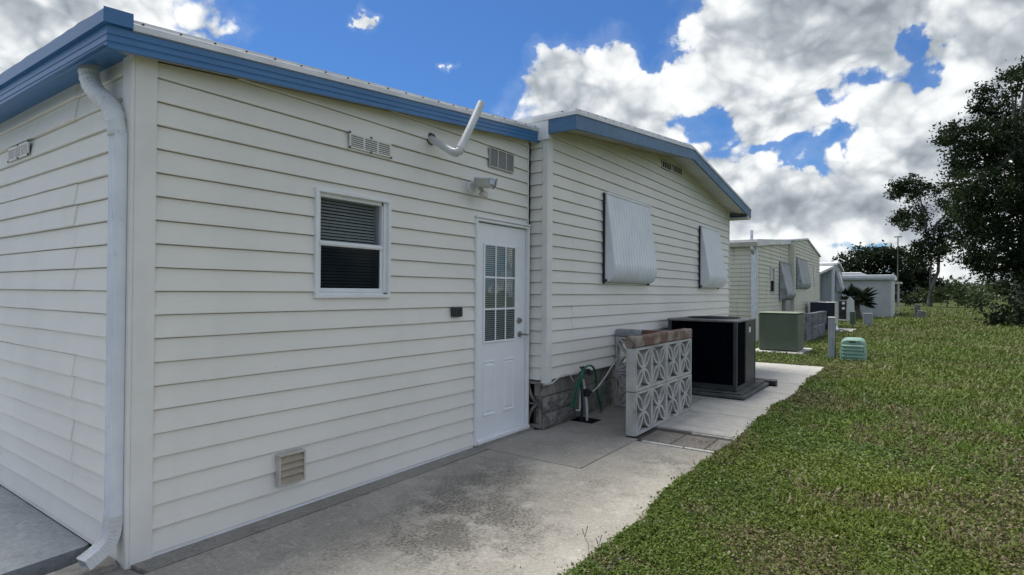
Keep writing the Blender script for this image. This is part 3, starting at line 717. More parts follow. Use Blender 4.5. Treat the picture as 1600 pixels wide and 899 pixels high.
k = MB().tube([(3.553, .004, 1.135), (3.553, -.012, 1.135)], .031, 18).tube([(3.553, -.012, 1.135), (3.553, -.03, 1.135)], [.022, .019], 16); k.build('deadbolt', 'nickel', D_, smooth=True)
k = MB().tube([(3.565, .004, .995), (3.565, -.010, .995)], .031, 18).tube([(3.565, -.01, .995), (3.565, -.05, .995)], .010, 12).tube([(3.565, -.048, .995), (3.60, -.052, .992), (3.66, -.045, .985)][::-1], [.008, .011, .011], 10); k.build('door_handle', 'nickel', D_, smooth=True)
# outlet cover
mb = MB().box(2.482, 2.607, -.05, -.012, 1.205, 1.29, bev=.006); oc = mb.build('outlet_cover', 'charcoal', H)
MB().box(2.495, 2.54, -.056, -.049, 1.215, 1.28, bev=.004).box(2.55, 2.595, -.056, -.049, 1.215, 1.28, bev=.004).build('outlet_flap', 'black', oc)
# ---- louvred vents high on the walls
def wall_vent(x0, x1, z0, z1, n, kind, frame=None):
    """on the y=0 wall unless frame maps (a, out, z) to world"""
    F0 = frame or (lambda a, o, z: (a, -o, z)); F_ = lambda a, o, z: F0(a, o+.011, z)
    def bx(mb, a0, a1, o0, o1, c0, c1):
        p = F_(a0, o0, c0); q = F_(a1, o1, c1); mb.box(p[0], q[0], p[1], q[1], p[2], q[2])
    mb = MB(); t = .010
    bx(mb, x0, x1, .012, .022, z0, z0+t); bx(mb, x0, x1, .012, .022, z1-t, z1)
    w = (x1-x0)/n
    for i in range(n+1): bx(mb, x0+w*i-(.006 if 0 < i < n else (0 if i == 0 else t)), x0+w*i+(.006 if 0 < i < n else (t if i == 0 else 0)), .012, .0225, z0+t, z1-t)
    v = mb.build('wall_vent', 'trim' if kind != 'mesh' else 'beige_light', H)
    mb = MB(); bx(mb, x0+.004, x1-.004, .0105, .0135, z0+.004, z1-.004); mb.build('vent_back', 'dark' if kind != 'mesh' else 'ventmesh', v)
    if kind == 'slot':
        mb = MB(); nz = 6
        for i in range(nz): bx(mb, x0+.008, x1-.008, .0135, .0205, z0+t+(z1-z0-2*t)*(i+.45)/nz, z0+t+(z1-z0-2*t)*(i+.92)/nz)
        mb.build('louvres', 'trim', v)['kind'] = 'stuff'
    for a, c in ((x0, z1), (x0, z0), (x1, z0), ((x0+x1)/2, z1), ((x0+x1)/2, z0)):
        mb = MB(); bx(mb, a-.008, a+.008, .018, .025, c-.007, c+.007); mb.build('vent_clip', 'screw', v) if kind == 'slot' else None
    return v
wall_vent(1.365, 1.757, 2.450, 2.558, 3, 'slot')
wall_vent(2.998, 3.398, 2.612, 2.798, 3, 'mesh')
wall_vent(1.548, 1.97, 2.327, 2.417, 3, 'slot', lambda a, o, z: (-o, a, z))
wall_vent(6.955, 7.335, 3.30, 3.415, 4, 'open', lambda a, o, z: (a, -.2-o, z))
wall_vent(7.45, 7.83, 3.32, 3.435, 4, 'open', lambda a, o, z: (a, -.2-o, z))
# ---- dryer vent
dv = MB(); x0, x1, z0, z1 = .823, 1.013, .185, .385
dv.box(x0, x1, -.060, -.012, z1-.014, z1, bev=.003); dv.box(x0, x1, -.055, -.012, z0, z0+.012, bev=.003); dv.box(x0, x0+.012, -.055, -.012, z0+.012, z1-.014); dv.box(x1-.012, x1, -.055, -.012, z0+.012, z1-.014)
dvo = dv.build('dryer_vent', 'beige_light', H)
for i in range(4):
    z = z0+.014+i*.0425
    MB().strip([[(x0+.014, -.050, z+.003), (x1-.014, -.050, z+.003)], [(x0+.014, -.056, z), (x1-.014, -.056, z)], [(x0+.014, -.036, z+.042), (x1-.014, -.036, z+.042)]]).build('vent_flap', 'beige', dvo)
B(x0+.006, x1-.006, -.03, -.012, z0+.006, z1-.006).build('vent_back', 'beige', dvo)
# ---- PVC vent pipe
MB().tube([(2.215, .04, 2.703), (2.21, -.02, 2.695), (2.208, -.2, 2.592), (2.205, -.262, 2.556), (2.212, -.296, 2.545), (2.232, -.312, 2.562), (2.248, -.315, 2.592), (2.36, -.318, 2.78), (2.502, -.32, 3.022)],
          [.031, .031, .031, .033, .035, .036, .035, .031, .031], 16, cap=False).build('vent_pipe', 'pvc', H, smooth=True)
MB().tube([(2.2395, -.3135, 2.576), (2.264, -.3155, 2.618)], .038, 16).build('pipe_coupling', 'pvc', H, smooth=True)
MB().tube([(2.222, .0, 2.70), (2.216, -.024, 2.692)], [.055, .045], 9).build('pipe_seal', 'screw', H)
# ---- floodlight
fl = MB().tube([(2.735, -.010, 2.375), (2.735, -.05, 2.375)], .050, 16).box(2.715, 2.76, -.12, -.04, 2.40, 2.425, bev=.005)
flo = fl.build('floodlight', 'white', H, smooth=False)
def lamp_head(c, yaw, tilt, s=1.0):
    Mx = Matrix.Translation(c) @ Matrix.Rotation(yaw, 4, 'Z') @ Matrix.Rotation(tilt, 4, 'X')
    a = MB().box(-.075*s, .075*s, -.05*s, .04*s, -.045*s, .045*s, bev=.012); a.box(-.085*s, .085*s, -.058*s, -.046*s, -.052*s, .052*s, bev=.006)
    a.v = [tuple(Mx @ Vector(v)) for v in a.v]; h = a.build('lamp_head', 'galv', flo)
    b = MB().box(-.068*s, .068*s, -.063*s, -.057*s, -.038*s, .038*s, bev=.004); b.v = [tuple(Mx @ Vector(v)) for v in b.v]; b.build('lamp_lens', 'flood', h)
lamp_head(Vector((2.735, -.14, 2.405)), R(-42), R(12), .85)
lamp_head(Vector((2.90, -.12, 2.43)), R(48), R(12), .85)
a = MB().tube([(2.78, -.09, 2.375), (2.79, -.115, 2.34)], [.022, .018], 10).box(2.755, 2.825, -.16, -.09, 2.27, 2.335, bev=.016); a.build('motion_sensor', 'beige_light', flo)
# ---- downspout at the corner
ds = MB()
def duct(pts, w, d_, mat, name, ribs=True, tilt=None):
    """corrugated rectangular duct following a path in the x-z plane at y centre"""
    mb = MB(); prof = []
    nn = 5
    for i in range(nn*4+1):
        prof.append((-w/2+w*i/(nn*4), -d_/2+(.011 if (i % 4) in (2,) and ribs else 0)))
    prof += [(w/2, d_/2), (-w/2, d_/2)]
    n = len(prof); k0 = 0
    P_ = [Vector(p) for p in pts]
    for i, p in enumerate(P_):
        t = (P_[min(i+1, len(P_)-1)]-P_[max(i-1, 0)]).normalized()
        side = Vector((0, 1, 0)); side = (side-t*side.dot(t)).normalized(); outn = side.cross(t).normalized()
        if outn.x > 0 and abs(outn.x) > .3: outn = -outn
        sc = 1.0
        if ribs == 'corr': sc = 1.0+(.03 if i % 2 else 0)
        for (a, b_) in prof: mb.v.append(tuple(p+side*a*sc-outn*b_*sc*-1*(-1)))
    for i in range(len(P_)-1):
        for j in range(n): mb.f.append((i*n+j, i*n+(j+1) % n, (i+1)*n+(j+1) % n, (i+1)*n+j))
    return mb.build(name, mat, H)
def bez(a, b, c, d, n):
    a, b, c, d = map(Vector, (a, b, c, d)); o = []
    for i in range(n+1):
        t = i/n; o.append(a*(1-t)**3+b*3*t*(1-t)**2+c*3*t*t*(1-t)+d*t**3)
    return o
yc = .052
duct([(-.052, yc, 2.235), (-.052, yc, .24)], .086, .055, 'spout', 'downspout')
ep = bez((-.098, .315, 2.640), (-.104, .315, 2.40), (-.054, yc+.01, 2.47), (-.053, yc, 2.22), 40)
MB().tube(ep, [.047*(1.0+(.045 if i % 3 == 0 else -.02)) for i in range(41)], 16).build('downspout_elbow', 'spout_old', H)
duct(bez((-.052, yc, .262), (-.053, yc, .12), (-.095, yc-.005, .105), (-.185, yc-.015, .062), 26), .088, .057, 'spout_old', 'downspout_elbow', 'corr')
MB().box(-.078, -.010, yc-.042, yc+.042, .585, .607).build('downspout_strap', 'spout_old', H)
# ---- window awnings
def awning(root, x0, x1, y, z0, z1, mat='awning', depth=.30, ribs=True, arms=True, R_=.10):
    prof = [(.035, z1-.02), (.045, z1-.03)]
    hc = .21
    for i in range(10):
        t = i/9*math.pi/2; prof.append((.03+(depth-.03)*math.cos(t)**.8, z0+.012+hc*(1-math.sin(t))))
    prof.append((.02, z0+.012))
    n = int((x1-x0)/.085) if ribs else 6
    rows = [[] for _ in prof]
    for i in range(n*4+1):
        x = x0+(x1-x0)*i/(n*4); h = (0, .011, .011, 0)[i % 4]
        for j, (o, z) in enumerate(prof):
            rows[j].append((x, y-o-(h*min(1, o/.05) if ribs else 0), z))
    a = MB().strip(rows).build('awning', mat, root)
    for x in (x0+.001, x1-.001):
        side = [(-.0, z1-.02)]+[(o, z) for o, z in prof]+[(.0, z0+.012)]
        MB().prism([(y-o, z) for o, z in side], 'x', x-.003, x+.003).build('awning_side', mat, a)
    MB().box(x0-.015, x1+.015, y-.06, y-.005, z1-.028, z1, bev=.004).build('awning_hinge', mat, a)
    MB().box(x0-.016, x0-.004, y-.03, y-.004, z0-.01, z1-.01).box(x1+.006, x1+.022, y-.035, y-.004, z0-.01, z1-.01).build('awning_rail', 'black', a)
    if arms: MB().tube([(x0-.05, y-.04, z0+.03), (x0+.02, y-.05, z0+.03)], .016, 8).build('awning_bracket', 'black', a)
    # dark window behind
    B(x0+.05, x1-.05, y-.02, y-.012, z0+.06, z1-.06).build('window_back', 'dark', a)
    return a
awning(H, 5.03, 6.41, -.215, 1.545, 2.648, depth=.155)
awning(H, 8.77, 9.88, -.215, 1.520, 2.612, depth=.185)

# ------------------------------------------------------------------ breeze block screen
def breeze_mesh(sz=.437, d_=.10, n=9, name='breeze_block', mat='breeze'):
    """one square pierced block standing in the x-z plane, centred; four leaf shaped petals run from the centre to the corners"""
    mb = MB(); h = sz/2-.003; t = .026; y0, y1 = -d_/2, d_/2
    mb.box(-h, h, y0, y1, h-t, h); mb.box(-h, h, y0, y1, -h, -h+t); mb.box(-h, -h+t, y0, y1, -h+t, h-t); mb.box(h-t, h, y0, y1, -h+t, h-t)
    w = .026; ctr = .004; L = math.hypot(h-t, h-t)
    for q in range(4):
        a = math.pi/4+q*math.pi/2; ux, uz = math.cos(a), math.sin(a); nx, nz = -uz, ux
        for sg in (-1, 1):
            mid = [];
            for i in range(n+1):
                s_ = i/n; bow = sg*.046*math.sin(math.pi*s_); r = ctr+(L-ctr)*s_
                mid.append((ux*r+nx*bow, uz*r+nz*bow))
            for i in range(n):
                (x0, z0), (x1, z1) = mid[i], mid[i+1]; l = math.hypot(x1-x0, z1-z0); px, pz = -(z1-z0)/l*w/2, (x1-x0)/l*w/2
                yy0, yy1 = y0+.004, y1-.004
                vs = []
                for (x, z) in ((x0+px, z0+pz), (x1+px, z1+pz), (x1-px, z1-pz), (x0-px, z0-pz)): vs += [(x, yy0, z), (x, yy1, z)]
                mb.add(vs, [(0, 2, 4, 6), (1, 7, 5, 3), (0, 1, 3, 2), (4, 5, 7, 6)])
    me = bpy.data.meshes.new(name); me.from_pydata(mb.v, [], mb.f); me.materials.append(MT[mat]); return me
BM = breeze_mesh()
def place_mesh(me, name, parent, loc, rotz=0, scale=(1, 1, 1), tilt=0):
    o = bpy.data.objects.new(name, me); COL.objects.link(o); o.parent = parent; o.location = loc; o.rotation_euler = (0, tilt, rotz); o.scale = scale; return o
SW = thing('breeze_block_screen', 'pierced concrete block screen with leaf pattern and mottled caps beside black air conditioner', 'screen wall', (4.055, -1.01, 0))
for i in range(4):
    for j in range(2):
        place_mesh(BM, 'breeze_block', SW, (.2185+i*.432, rnd.uniform(-.002, .002), .222+j*.438), 0, (.985, 1, 1))
for j in range(2): B(4.04, 4.058, -1.058, -.962, .006+j*.438, .436+j*.438, bev=.006).build('end_block', 'breeze', SW)
def cap_block(x0, x1, y0, y1, z0, z1, mat, parent):
    bm = bmesh.new(); bmesh.ops.create_cube(bm, size=1)
    for v in bm.verts: v.co = Vector((x0+(v.co.x+.5)*(x1-x0), y0+(v.co.y+.5)*(y1-y0), z0+(v.co.z+.5)*(z1-z0)))
    bmesh.ops.bevel(bm, geom=bm.edges[:], offset=.009, segments=1, affect='EDGES')
    bmesh.ops.subdivide_edges(bm, edges=[e for e in bm.edges if e.calc_length() > .06], cuts=3, use_grid_fill=True)
    for v in bm.verts: v.co += Vector([rnd.uniform(-1, 1)*.0035 for _ in range(3)])
    bm.verts.index_update(); mb = MB(); mb.add([v.co[:] for v in bm.verts], [[v.index for v in f.verts] for f in bm.faces]); bm.free()
    return mb.build('cap_block', mat, parent, smooth=True)
cap_block(4.03, 4.89, -1.065, -.955, .882, .990, 'cap', SW)
cap_block(4.90, 5.79, -1.065, -.955, .882, .990, 'cap', SW)
SW2 = thing('breeze_block_return', 'short pierced block return joining the leaf-pattern screen to the house wall', 'screen wall', (5.42, -.23, 0))
for i in range(2):
    for j in range(2):
        place_mesh(BM, 'breeze_block', SW2, (0, -.18-i*.365, .222+j*.438), R(90), (.83, 1, 1))
cap_block(5.37, 5.47, -.57, -.235, .882, .972, 'cap_grey', SW2)
cap_block(5.37, 5.47, -.95, -.58, .882, .972, 'cap', SW2)

# ------------------------------------------------------------------ black air conditioner
def ac_unit():
    x0, x1, y0, y1, z0, z1 = 6.87, 7.99, -1.325, -.36, .085, 1.06
    t = thing('air_conditioner', 'tall black package air conditioner on dark pad behind the pierced block screen', 'air conditioner', (7.4, -.85, 0))
    B(x0+.03, x1-.03, y0+.03, y1-.03, z0+.05, z1-.03).build('body', 'louver', t)
    for (a, c) in ((x0, y0), (x0, y1-.05), (x1-.05, y0), (x1-.05, y1-.05)):
        B(a, a+.05, c, c+.05, z0, z1-.02, bev=.006).build('corner_rail', 'charcoal', t)
    m_ = MB().box(x0+.05, x1-.05, y0+.006, y0+.03, z0, z0+.06).box(x0+.004, x0+.03, y0+.05, y1-.05, z0, z0+.06).box(x0+.006, x0+.03, y0+.05, y1-.05, z0+.064, z0+.082); m_.build('base_rail', 'charcoal', t)
    # louvre guard faces: many narrow vertical fins
    m_ = MB(); y = y0+.055
    while y < y1-.055: m_.box(x0+.016, x0+.030, y, y+.008, z0+.085, z1-.045); y += .022
    x = x0+.055
    while x < x0+.50: m_.box(x, x+.008, y0+.016, y0+.030, z0+.065, z1-.045); x += .022
    m_.build('coil_guard', 'louver', t)['kind'] = 'stuff'
    B(x0+.52, x1-.05, y0+.004, y0+.03, z0+.061, z1-.03, bev=.006).build('service_panel', 'charcoal', t)
    B(x0+.70, x0+.80, y0+.0, y0+.006, z1-.20, z1-.12, bev=.003).build('warning_label', 'white', t)
    B(x0+.74, x0+.785, y0-.002, y0+.004, z1-.115, z1-.075, bev=.003).build('warning_mark', 'black', t)
    lid = MB().box(x0-.01, x1+.01, y0-.01, y1+.01, z1-.03, z1, bev=.008).build('top_panel', 'actop', t)
    g = MB()
    cx_, cy_ = (x0+x1)/2+.05, (y0+y1)/2
    for r in (.08, .14, .20, .26, .32, .37):
        pts = [(cx_+math.cos(a*math.pi/12)*r, cy_+math.sin(a*math.pi/12)*r, z1+.012+.01*(1-r/.37)) for a in range(25)]
        g.tube(pts, .005, 5, cap=False)
    for a in range(8): g.tube([(cx_, cy_, z1+.02), (cx_+math.cos(a*.785)*.38, cy_+math.sin(a*.785)*.38, z1+.01)], .004, 5)
    g.build('fan_grille', 'black', lid)
    MB().tube([(cx_, cy_, z1-.002), (cx_, cy_, z1+.004)], .38, 28).build('fan_opening', 'black', lid)
    # pad of three layers
    p = MB().box(6.74, 8.36, -1.46, -.22, .006, .058, bev=.014); p.box(6.80, 8.30, -1.40, -.24, .058, .083, bev=.008); p.build('pad', 'asph', t)
ac_unit()
MB().tube([(8.34, -1.22, .05), (8.30, -1.53, .045)], .045, 14).tube([(8.305, -1.49, .045), (8.30, -1.55, .045)], .054, 14)
dp = MB().tube([(8.36, -1.1, .055), (8.33, -1.5, .05)], .048, 14).tube([(8.334, -1.45, .05), (8.328, -1.56, .05)], .056, 14)
single(dp, 'drain_pipe', 'black', 'short black pipe end poking out beside the air conditioner pad', 'pipe', (8.35, -1.3, 0), smooth=True)

# ------------------------------------------------------------------ hose bibb and hose
F = thing('water_standpipe', 'grey and white water pipes with black valve rising by the block foundation', 'standpipe', (4.42, -.30, 0))
MB().tube([(4.36, -.30, -.06), (4.36, -.30, .16), (4.34, -.29, .55)], .016, 10).build('pipe', 'black', F, smooth=True)
MB().tube([(4.43, -.33, -.06), (4.425, -.33, .12), (4.41, -.32, .30), (4.38, -.30, .46)], .015, 10).build('pipe', 'pvc', F, smooth=True)
MB().tube([(4.29, -.26, .13), (4.33, -.29, .125), (4.335, -.29, .16), (4.335, -.29, .43)], .011, 8).build('pipe', 'pvc', F, smooth=True)
MB().box(4.38, 4.45, -.36, -.30, .27, .36, bev=.01).build('valve_box', 'black', F)
MB().tube([(4.42, -.335, .30), (4.50, -.32, .30), (4.56, -.315, .295)], .015, 8).build('valve_stub', 'black', F)
v_ = MB().tube([(4.34, -.30, .54), (4.34, -.34, .57), (4.34, -.36, .55)], .018, 10).tube([(4.30, -.31, .60), (4.38, -.31, .60)], .012, 8).tube([(4.34, -.31, .56), (4.34, -.31, .61)], .010, 8).tube([(4.42, -.30, .555), (4.52, -.30, .55)], .018, 8).tube([(4.49, -.32, .50), (4.49, -.32, .56)], .02, 8)
v_.build('tap', 'black', F)
wp = MB().tube(bez((4.56, -.315, .295), (4.75, -.3, .32), (4.9, -.28, .36), (5.36, -.235, .575), 14), .009, 8)
single(wp, 'white_tube', 'pvc', 'thin white tube slanting from the black valve up to the house wall', 'tube', (4.56, -.315, 0), smooth=True)
hp = bez((4.20, -.25, .16), (4.24, -.27, .35), (4.27, -.31, .52), (4.36, -.34, .60), 12)+bez((4.36, -.34, .60), (4.52, -.36, .66), (4.66, -.33, .52), (4.76, -.28, .30), 14)[1:]+bez((4.76, -.28, .30), (4.86, -.27, .12), (4.90, -.27, .04), (4.97, -.24, .02), 8)[1:]+bez((4.97, -.24, .02), (5.0, -.22, .10), (5.05, -.21, .27), (5.28, -.21, .30), 10)[1:]
ho = MB().tube(hp, .0125, 8)
ho2 = bez((4.235, -.26, .16), (4.26, -.28, .30), (4.29, -.32, .50), (4.355, -.345, .585), 10); ho.tube(ho2, .0125, 8)
single(ho, 'garden_hose', 'green_hose', 'green garden hose looped over the tap beside the block foundation', 'hose', (4.4, -.3, 0), smooth=True)
struct(B(4.33, 4.56, -.44, -.14, -.10, .002), 'drain_hole', 'dark')
MB().box(4.31, 4.33, -.46, -.12, -.1, .004).box(4.56, 4.58, -.46, -.12, -.1, .004)

# ------------------------------------------------------------------ next unit and things on the lawn
g = thing('air_conditioner', 'olive green air conditioner cabinet on a pale pad by second house corner', 'air conditioner', (14.2, -.6, 0))
MB().box(13.70, 14.70, -1.02, -.15, .06, .96, bev=.03).build('body', 'box_green', g)
MB().box(13.68, 14.72, -1.04, -.13, .955, .985, bev=.012).build('top_panel', 'box_green_lit', g)
MB().box(13.40, 15.1, -1.16, -.02, -.03, .055, bev=.012).build('pad', 'slab_new', g)
def upost(x, y, s_, h, name, label, cat, mat, bev=.01, capm=None):
    t = thing(name, label, cat, (x, y, 0))
    B(x-s_/2, x+s_/2, y-s_/2, y+s_/2, -.05, h, bev=bev).build('post', mat, t)
    if capm: B(x-s_/2-.006, x+s_/2+.006, y-s_/2-.006, y+s_/2+.006, h, h+.02, bev=.006).build('post_cap', capm, t)
    MB().tube([(x+s_*.6, y-s_*.5, -.03), (x+s_*.62, y-s_*.5, h*.86)], .012, 6).build('conduit', 'charcoal', t)
upost(13.02, -1.80, .125, .915, 'utility_post', 'square pale grey post standing left of the pale green pedestal', 'post', 'postgrey', capm='trim')
pd = thing('utility_pedestal', 'low pale green plastic pedestal with horizontal ribs and rounded top on lawn', 'utility box', (12.95, -2.2, 0))
def pedestal():
    x0, x1, ya, yb, h = 12.86, 13.22, -2.455, -1.965, .50
    prof = []
    yc_ = (ya+yb)/2; hw = (yb-ya)/2
    for a in range(0, 13):
        t = a/12*math.pi; cx_ = math.cos(t); sx_ = math.sin(t)
        prof.append((yc_+hw*.93*abs(cx_)**.45*(1 if cx_ > 0 else -1), .30+.20*abs(sx_)**.6))
    poly = [(yc_+hw, .03)]+[(yc_+hw*.985, .2)]+prof+[(yc_-hw*.985, .2), (yc_-hw, .03)]
    mb = MB(); rows = []
    for x, k in ((x0-.0, .90), (x0+.035, .985), (x0+.08, 1.0), (x1-.04, 1.0), (x1, .93)):
        rows.append([(x, yc_+(p[0]-yc_)*k, .03+(p[1]-.03)*k) for p in poly])
    mb.strip(rows); mb.add(rows[0], [tuple(range(len(poly)))]); mb.add(rows[-1], [tuple(range(len(poly)))])
    mb.build('shell', 'ped_green', pd, smooth=True)
    for i in range(4):
        z = .09+i*.075
        MB().prism([(x0-.022, z), (x0-.022, z+.02), (x0+.01, z+.05), (x0+.01, z)], 'y', yc_-hw*.80, yc_+hw*.80).build('rib', 'ped_green', pd)
    B(x0-.006, x0+.02, yc_-.06, yc_+.06, .405, .43, bev=.004).build('slot', 'dark', pd)
    MB().box(x0-.02, x1+.03, ya-.02, yb+.02, -.04, .035, bev=.01).build('base', 'black', pd)
pedestal()
# old breeze block wall by the second house
BO = breeze_mesh(name='old_breeze_block', mat='breeze_old')
ow = thing('breeze_block_screen', 'old dark weathered pierced block screen behind the olive green cabinet', 'screen wall', (17.6, -.7, 0))
for i in range(8):
    for j in range(2): place_mesh(BO, 'breeze_block', ow, (.22+i*.445, rnd.uniform(-.02, .02), .21+j*.43), rnd.uniform(-.03, .03), (1, 1, 1), rnd.uniform(-.02, .02))
for j in range(2): place_mesh(BO, 'breeze_block', ow, (.02, .22, .21+j*.43), R(90))
for i in range(3): cap_block(17.6+i*1.2, 18.78+i*1.2, -.76, -.64, .86, .91, 'breeze_old', ow) if False else None

# ------------------------------------------------------------------ further houses
def house2():
    h = thing('mobile_home', 'cream yellowed lap-sided house with grey awnings beyond the front house', 'house', (16.45, .5, 0))
    X0, Y = 16.45, .5
    zsm = pl([(X0-.2, 2.80), (21.6, 3.24)]); 
    siding(h, (0, Y, 0), (1, 0, 0), (0, -1, 0), X0+.1, 21.5, .02, pl([(X0, 2.84), (21.5, 3.26)]), [(18.30, 18.92, 1.47, 2.29)], 'siding2', True, laps=())
    siding(h, (X0, Y, 0), (0, 1, 0), (-1, 0, 0), .08, 9, .02, pl([(0, 2.86), (9, 2.9)]), (), 'siding2', True, laps=())
    Yb = .32; zt_ = pl([(21.5, 3.34), (24.4, 3.62), (28.2, 3.13)])
    siding(h, (0, Yb, 0), (1, 0, 0), (0, -1, 0), 21.6, 28.1, .25, zt_, (), 'siding2', True, laps=())
    B(X0+.03, 21.6, Y+.05, Y+.12, 0, 2.85).build('wall', 'siding2', h); B(21.55, 28.1, Yb+.03, Yb+.12, .0, 3.2).build('wall', 'siding2', h); B(X0+.03, X0+.1, Y+.05, 9, 0, 2.8).build('wall', 'siding2', h)
    B(28.08, 28.14, Yb, 9, 0, 3.1).build('wall', 'siding2', h)
    lpost(X0, Y, .10, .08, 0, 2.85, 'trim', h)
    lpost(21.52, Yb, .10, .2, .2, 3.32, 'siding2', h)
    # fascia and gutter
    MB().strip([[(X0-.16, Y-.08, 2.80), (X0-.16, 9, 2.86)], [(X0-.2, Y-.08, 2.93), (X0-.2, 9, 2.99)], [(X0-.05, Y-.08, 2.97), (X0-.05, 9, 3.03)]]).build('gutter', 'beige_light', h)
    MB().box(X0-.16, X0+.0, Y-.05, 9, 2.80, 2.82).build('soffit', 'soffit', h)
    MB().prism([(X0-.2, 2.80), (X0+1.6, 2.965), (21.62, 3.24), (21.62, 3.40), (X0-.2, 3.0)], 'y', Y-.10, Y-.07).build('fascia_board', 'white_dirty', h)
    MB().prism([(X0-.15, 2.95), (21.6, 3.36), (21.6, 3.40), (X0-.15, 3.0)], 'y', Y-.07, 9).build('roof', 'roofmetal', h)
    MB().prism([(21.5, 3.34), (24.4, 3.62), (28.25, 3.12), (28.25, 3.17), (24.4, 3.68), (21.5, 3.40)], 'y', Yb-.06, 9).build('roof', 'galv', h)
    MB().tube([(19, 1.2, 3.1), (19, 1.2, 3.55)], .05, 10).build('roof_vent', 'galv', h)
    B(X0-.10, X0-.02, Y+.0, Y+.12, .05, 2.60, bev=.008).build('downspout', 'spout', h)
    MB().tube([(X0-.11, Y+.10, 2.84), (X0-.13, Y+.09, 2.72), (X0-.06, Y+.06, 2.58)], .05, 10).build('downspout_elbow', 'galv', h)
    w = MB().box(18.28, 18.94, Y-.03, Y+.01, 2.25, 2.30).box(18.28, 18.94, Y-.03, Y+.01, 1.46, 1.51).box(18.28, 18.33, Y-.03, Y+.01, 1.51, 2.25).box(18.89, 18.94, Y-.03, Y+.01, 1.51, 2.25).box(18.33, 18.89, Y-.02, Y+.01, 1.85, 1.89).build('window', 'galv', h)
    B(18.33, 18.89, Y+.0, Y+.03, 1.51, 1.85).build('pane', 'dark', w); B(18.33, 18.89, Y+.0, Y+.03, 1.89, 2.25).build('pane', 'galv', w)
    awning(h, 19.75, 21.45, Y, 1.22, 2.52, 'awning_old', .28, False, False)
    awning(h, 22.0, 24.3, Yb, 1.62, 2.78, 'awning_old', .20, False, False)
    B(26.3, 26.7, Yb-.03, Yb+.01, 1.75, 2.65).build('window', 'galv', h)
    mtr = MB().box(20.3, 20.72, Y-.14, Y-.0, .65, 1.22, bev=.02).build('meter_box', 'soffit', h); B(20.75, 21.25, Y-.12, Y-.0, .55, 1.22, bev=.02).build('meter_box', 'galv', h)
house2()
def house3():
    h = thing('mobile_home', 'third house in the row, grey with white trims and pale awnings', 'house', (32.5, .9, 0))
    siding(h, (32.5, .92, 0), (0, 1, 0), (-1, 0, 0), 0, 6, .02, pl([(0, 2.55), (6, 2.9)]), (), 'siding3', True, laps=())
    Y = .92
    B(32.53, 36.2, Y+.02, Y+.1, 0, 2.6).build('wall', 'siding3', h)
    X, Yb = 34.0, .36
    siding(h, (X, Yb, 0), (0, 1, 0), (-1, 0, 0), .05, .56, .02, pl([(0, 2.9), (1, 2.9)]), (), 'siding3', True, laps=())
    siding(h, (0, Yb, 0), (1, 0, 0), (0, -1, 0), X+.1, 38.0, .02, pl([(X, 3.0), (35.6, 3.15), (38.0, 2.74)]), (), 'siding3', True, laps=())
    B(X+.03, 38.0, Yb+.03, Yb+.1, 0, 2.7).build('wall', 'siding3', h)
    lpost(X, Yb, .14, .1, 0, 3.0, 'white', h); lpost(32.5, Y-.02, .1, .12, 0, 2.6, 'white', h)
    MB().prism([(X-.1, 3.0), (35.6, 3.17), (38.1, 2.76), (38.1, 2.85), (35.6, 3.27), (X-.1, 3.10)], 'y', Yb-.12, 8).build('roof', 'roofmetal', h)
    MB().strip([[(32.3, .82, 2.56), (34.0, .3, 3.0)], [(32.3, 5, 2.62), (34.0, 5, 3.05)]]).build('roof', 'roofmetal', h)
    MB().strip([[(32.3, .82, 2.56), (34.0, .3, 3.0)], [(32.3, .82, 2.44), (34.0, .3, 2.88)]]).build('fascia_board', 'white_dirty', h)
    for k in range(3): MB().strip([[(32.5+.4*k, 1.1, 2.68+.1*k), (32.8+.4*k, 1.0, 2.78+.1*k)], [(32.5+.4*k, 3.6, 2.72+.1*k), (32.8+.4*k, 3.5, 2.82+.1*k)]]).build('roof_panel', 'navy', h)
    awning(h, 34.7, 35.5, Yb, 1.55, 2.75, 'awning_old', .28, False, False)
    awning(h, 35.9, 36.7, Yb, 1.55, 2.7, 'awning', .28, False, False)
    B(32.40, 32.47, 1.25, 1.30, .4, 2.45).build('downspout', 'white', h)
    w = MB().box(32.44, 32.48, .98, 1.14, .5, 2.0).build('window', 'white', h); B(32.43, 32.44, 1.0, 1.12, .55, 1.95).build('pane', 'dark', w)
house3()
def navy_ac():
    t = thing('air_conditioner', 'wide dark navy ribbed cabinet with pale end panel before third house', 'air conditioner', (24.4, -.3, 0))
    B(24.0, 25.0, -.72, .13, .1, 1.10, bev=.02).build('body', 'navy', t)
    y = -.68
    while y < .1: B(23.985, 24.0, y, y+.03, .12, 1.06).build('rib', 'navy', t); y += .085
    B(24.0, 25.02, -.745, -.72, .1, 1.10, bev=.008).build('end_panel', 'beige_light', t)
    B(23.97, 25.03, -.76, .15, 1.10, 1.13, bev=.01).build('top_panel', 'galv', t)
    B(23.6, 25.6, -1.35, .4, -.02, .05, bev=.01).build('pad', 'slab_new', t)
navy_ac()
def shed():
    t = thing('shed', 'flat-roofed pale grey shed with white roof edge behind the small palm', 'shed', (41, -.7, 0))
    B(41, 45, -2.09, 3.5, .02, 2.40).build('wall', 'shed', t)
    for i in range(12):
        y = -2.0+i*.30; B(40.992, 41.0, y, y+.012, .05, 2.36).build('wall_groove', 'shed', t)
    B(40.97, 41.0, -2.10, -2.0, .02, 2.38).build('corner_trim', 'white', t)
    B(40.75, 45.3, -2.17, 3.6, 2.36, 2.44).build('soffit', 'galv', t)
    B(40.72, 45.4, -2.19, 3.6, 2.44, 2.66, bev=.02).build('roof', 'white', t)
    B(40.9, 41.0, -2.15, -2.05, -.02, .06).build('footing', 'white', t)
shed()
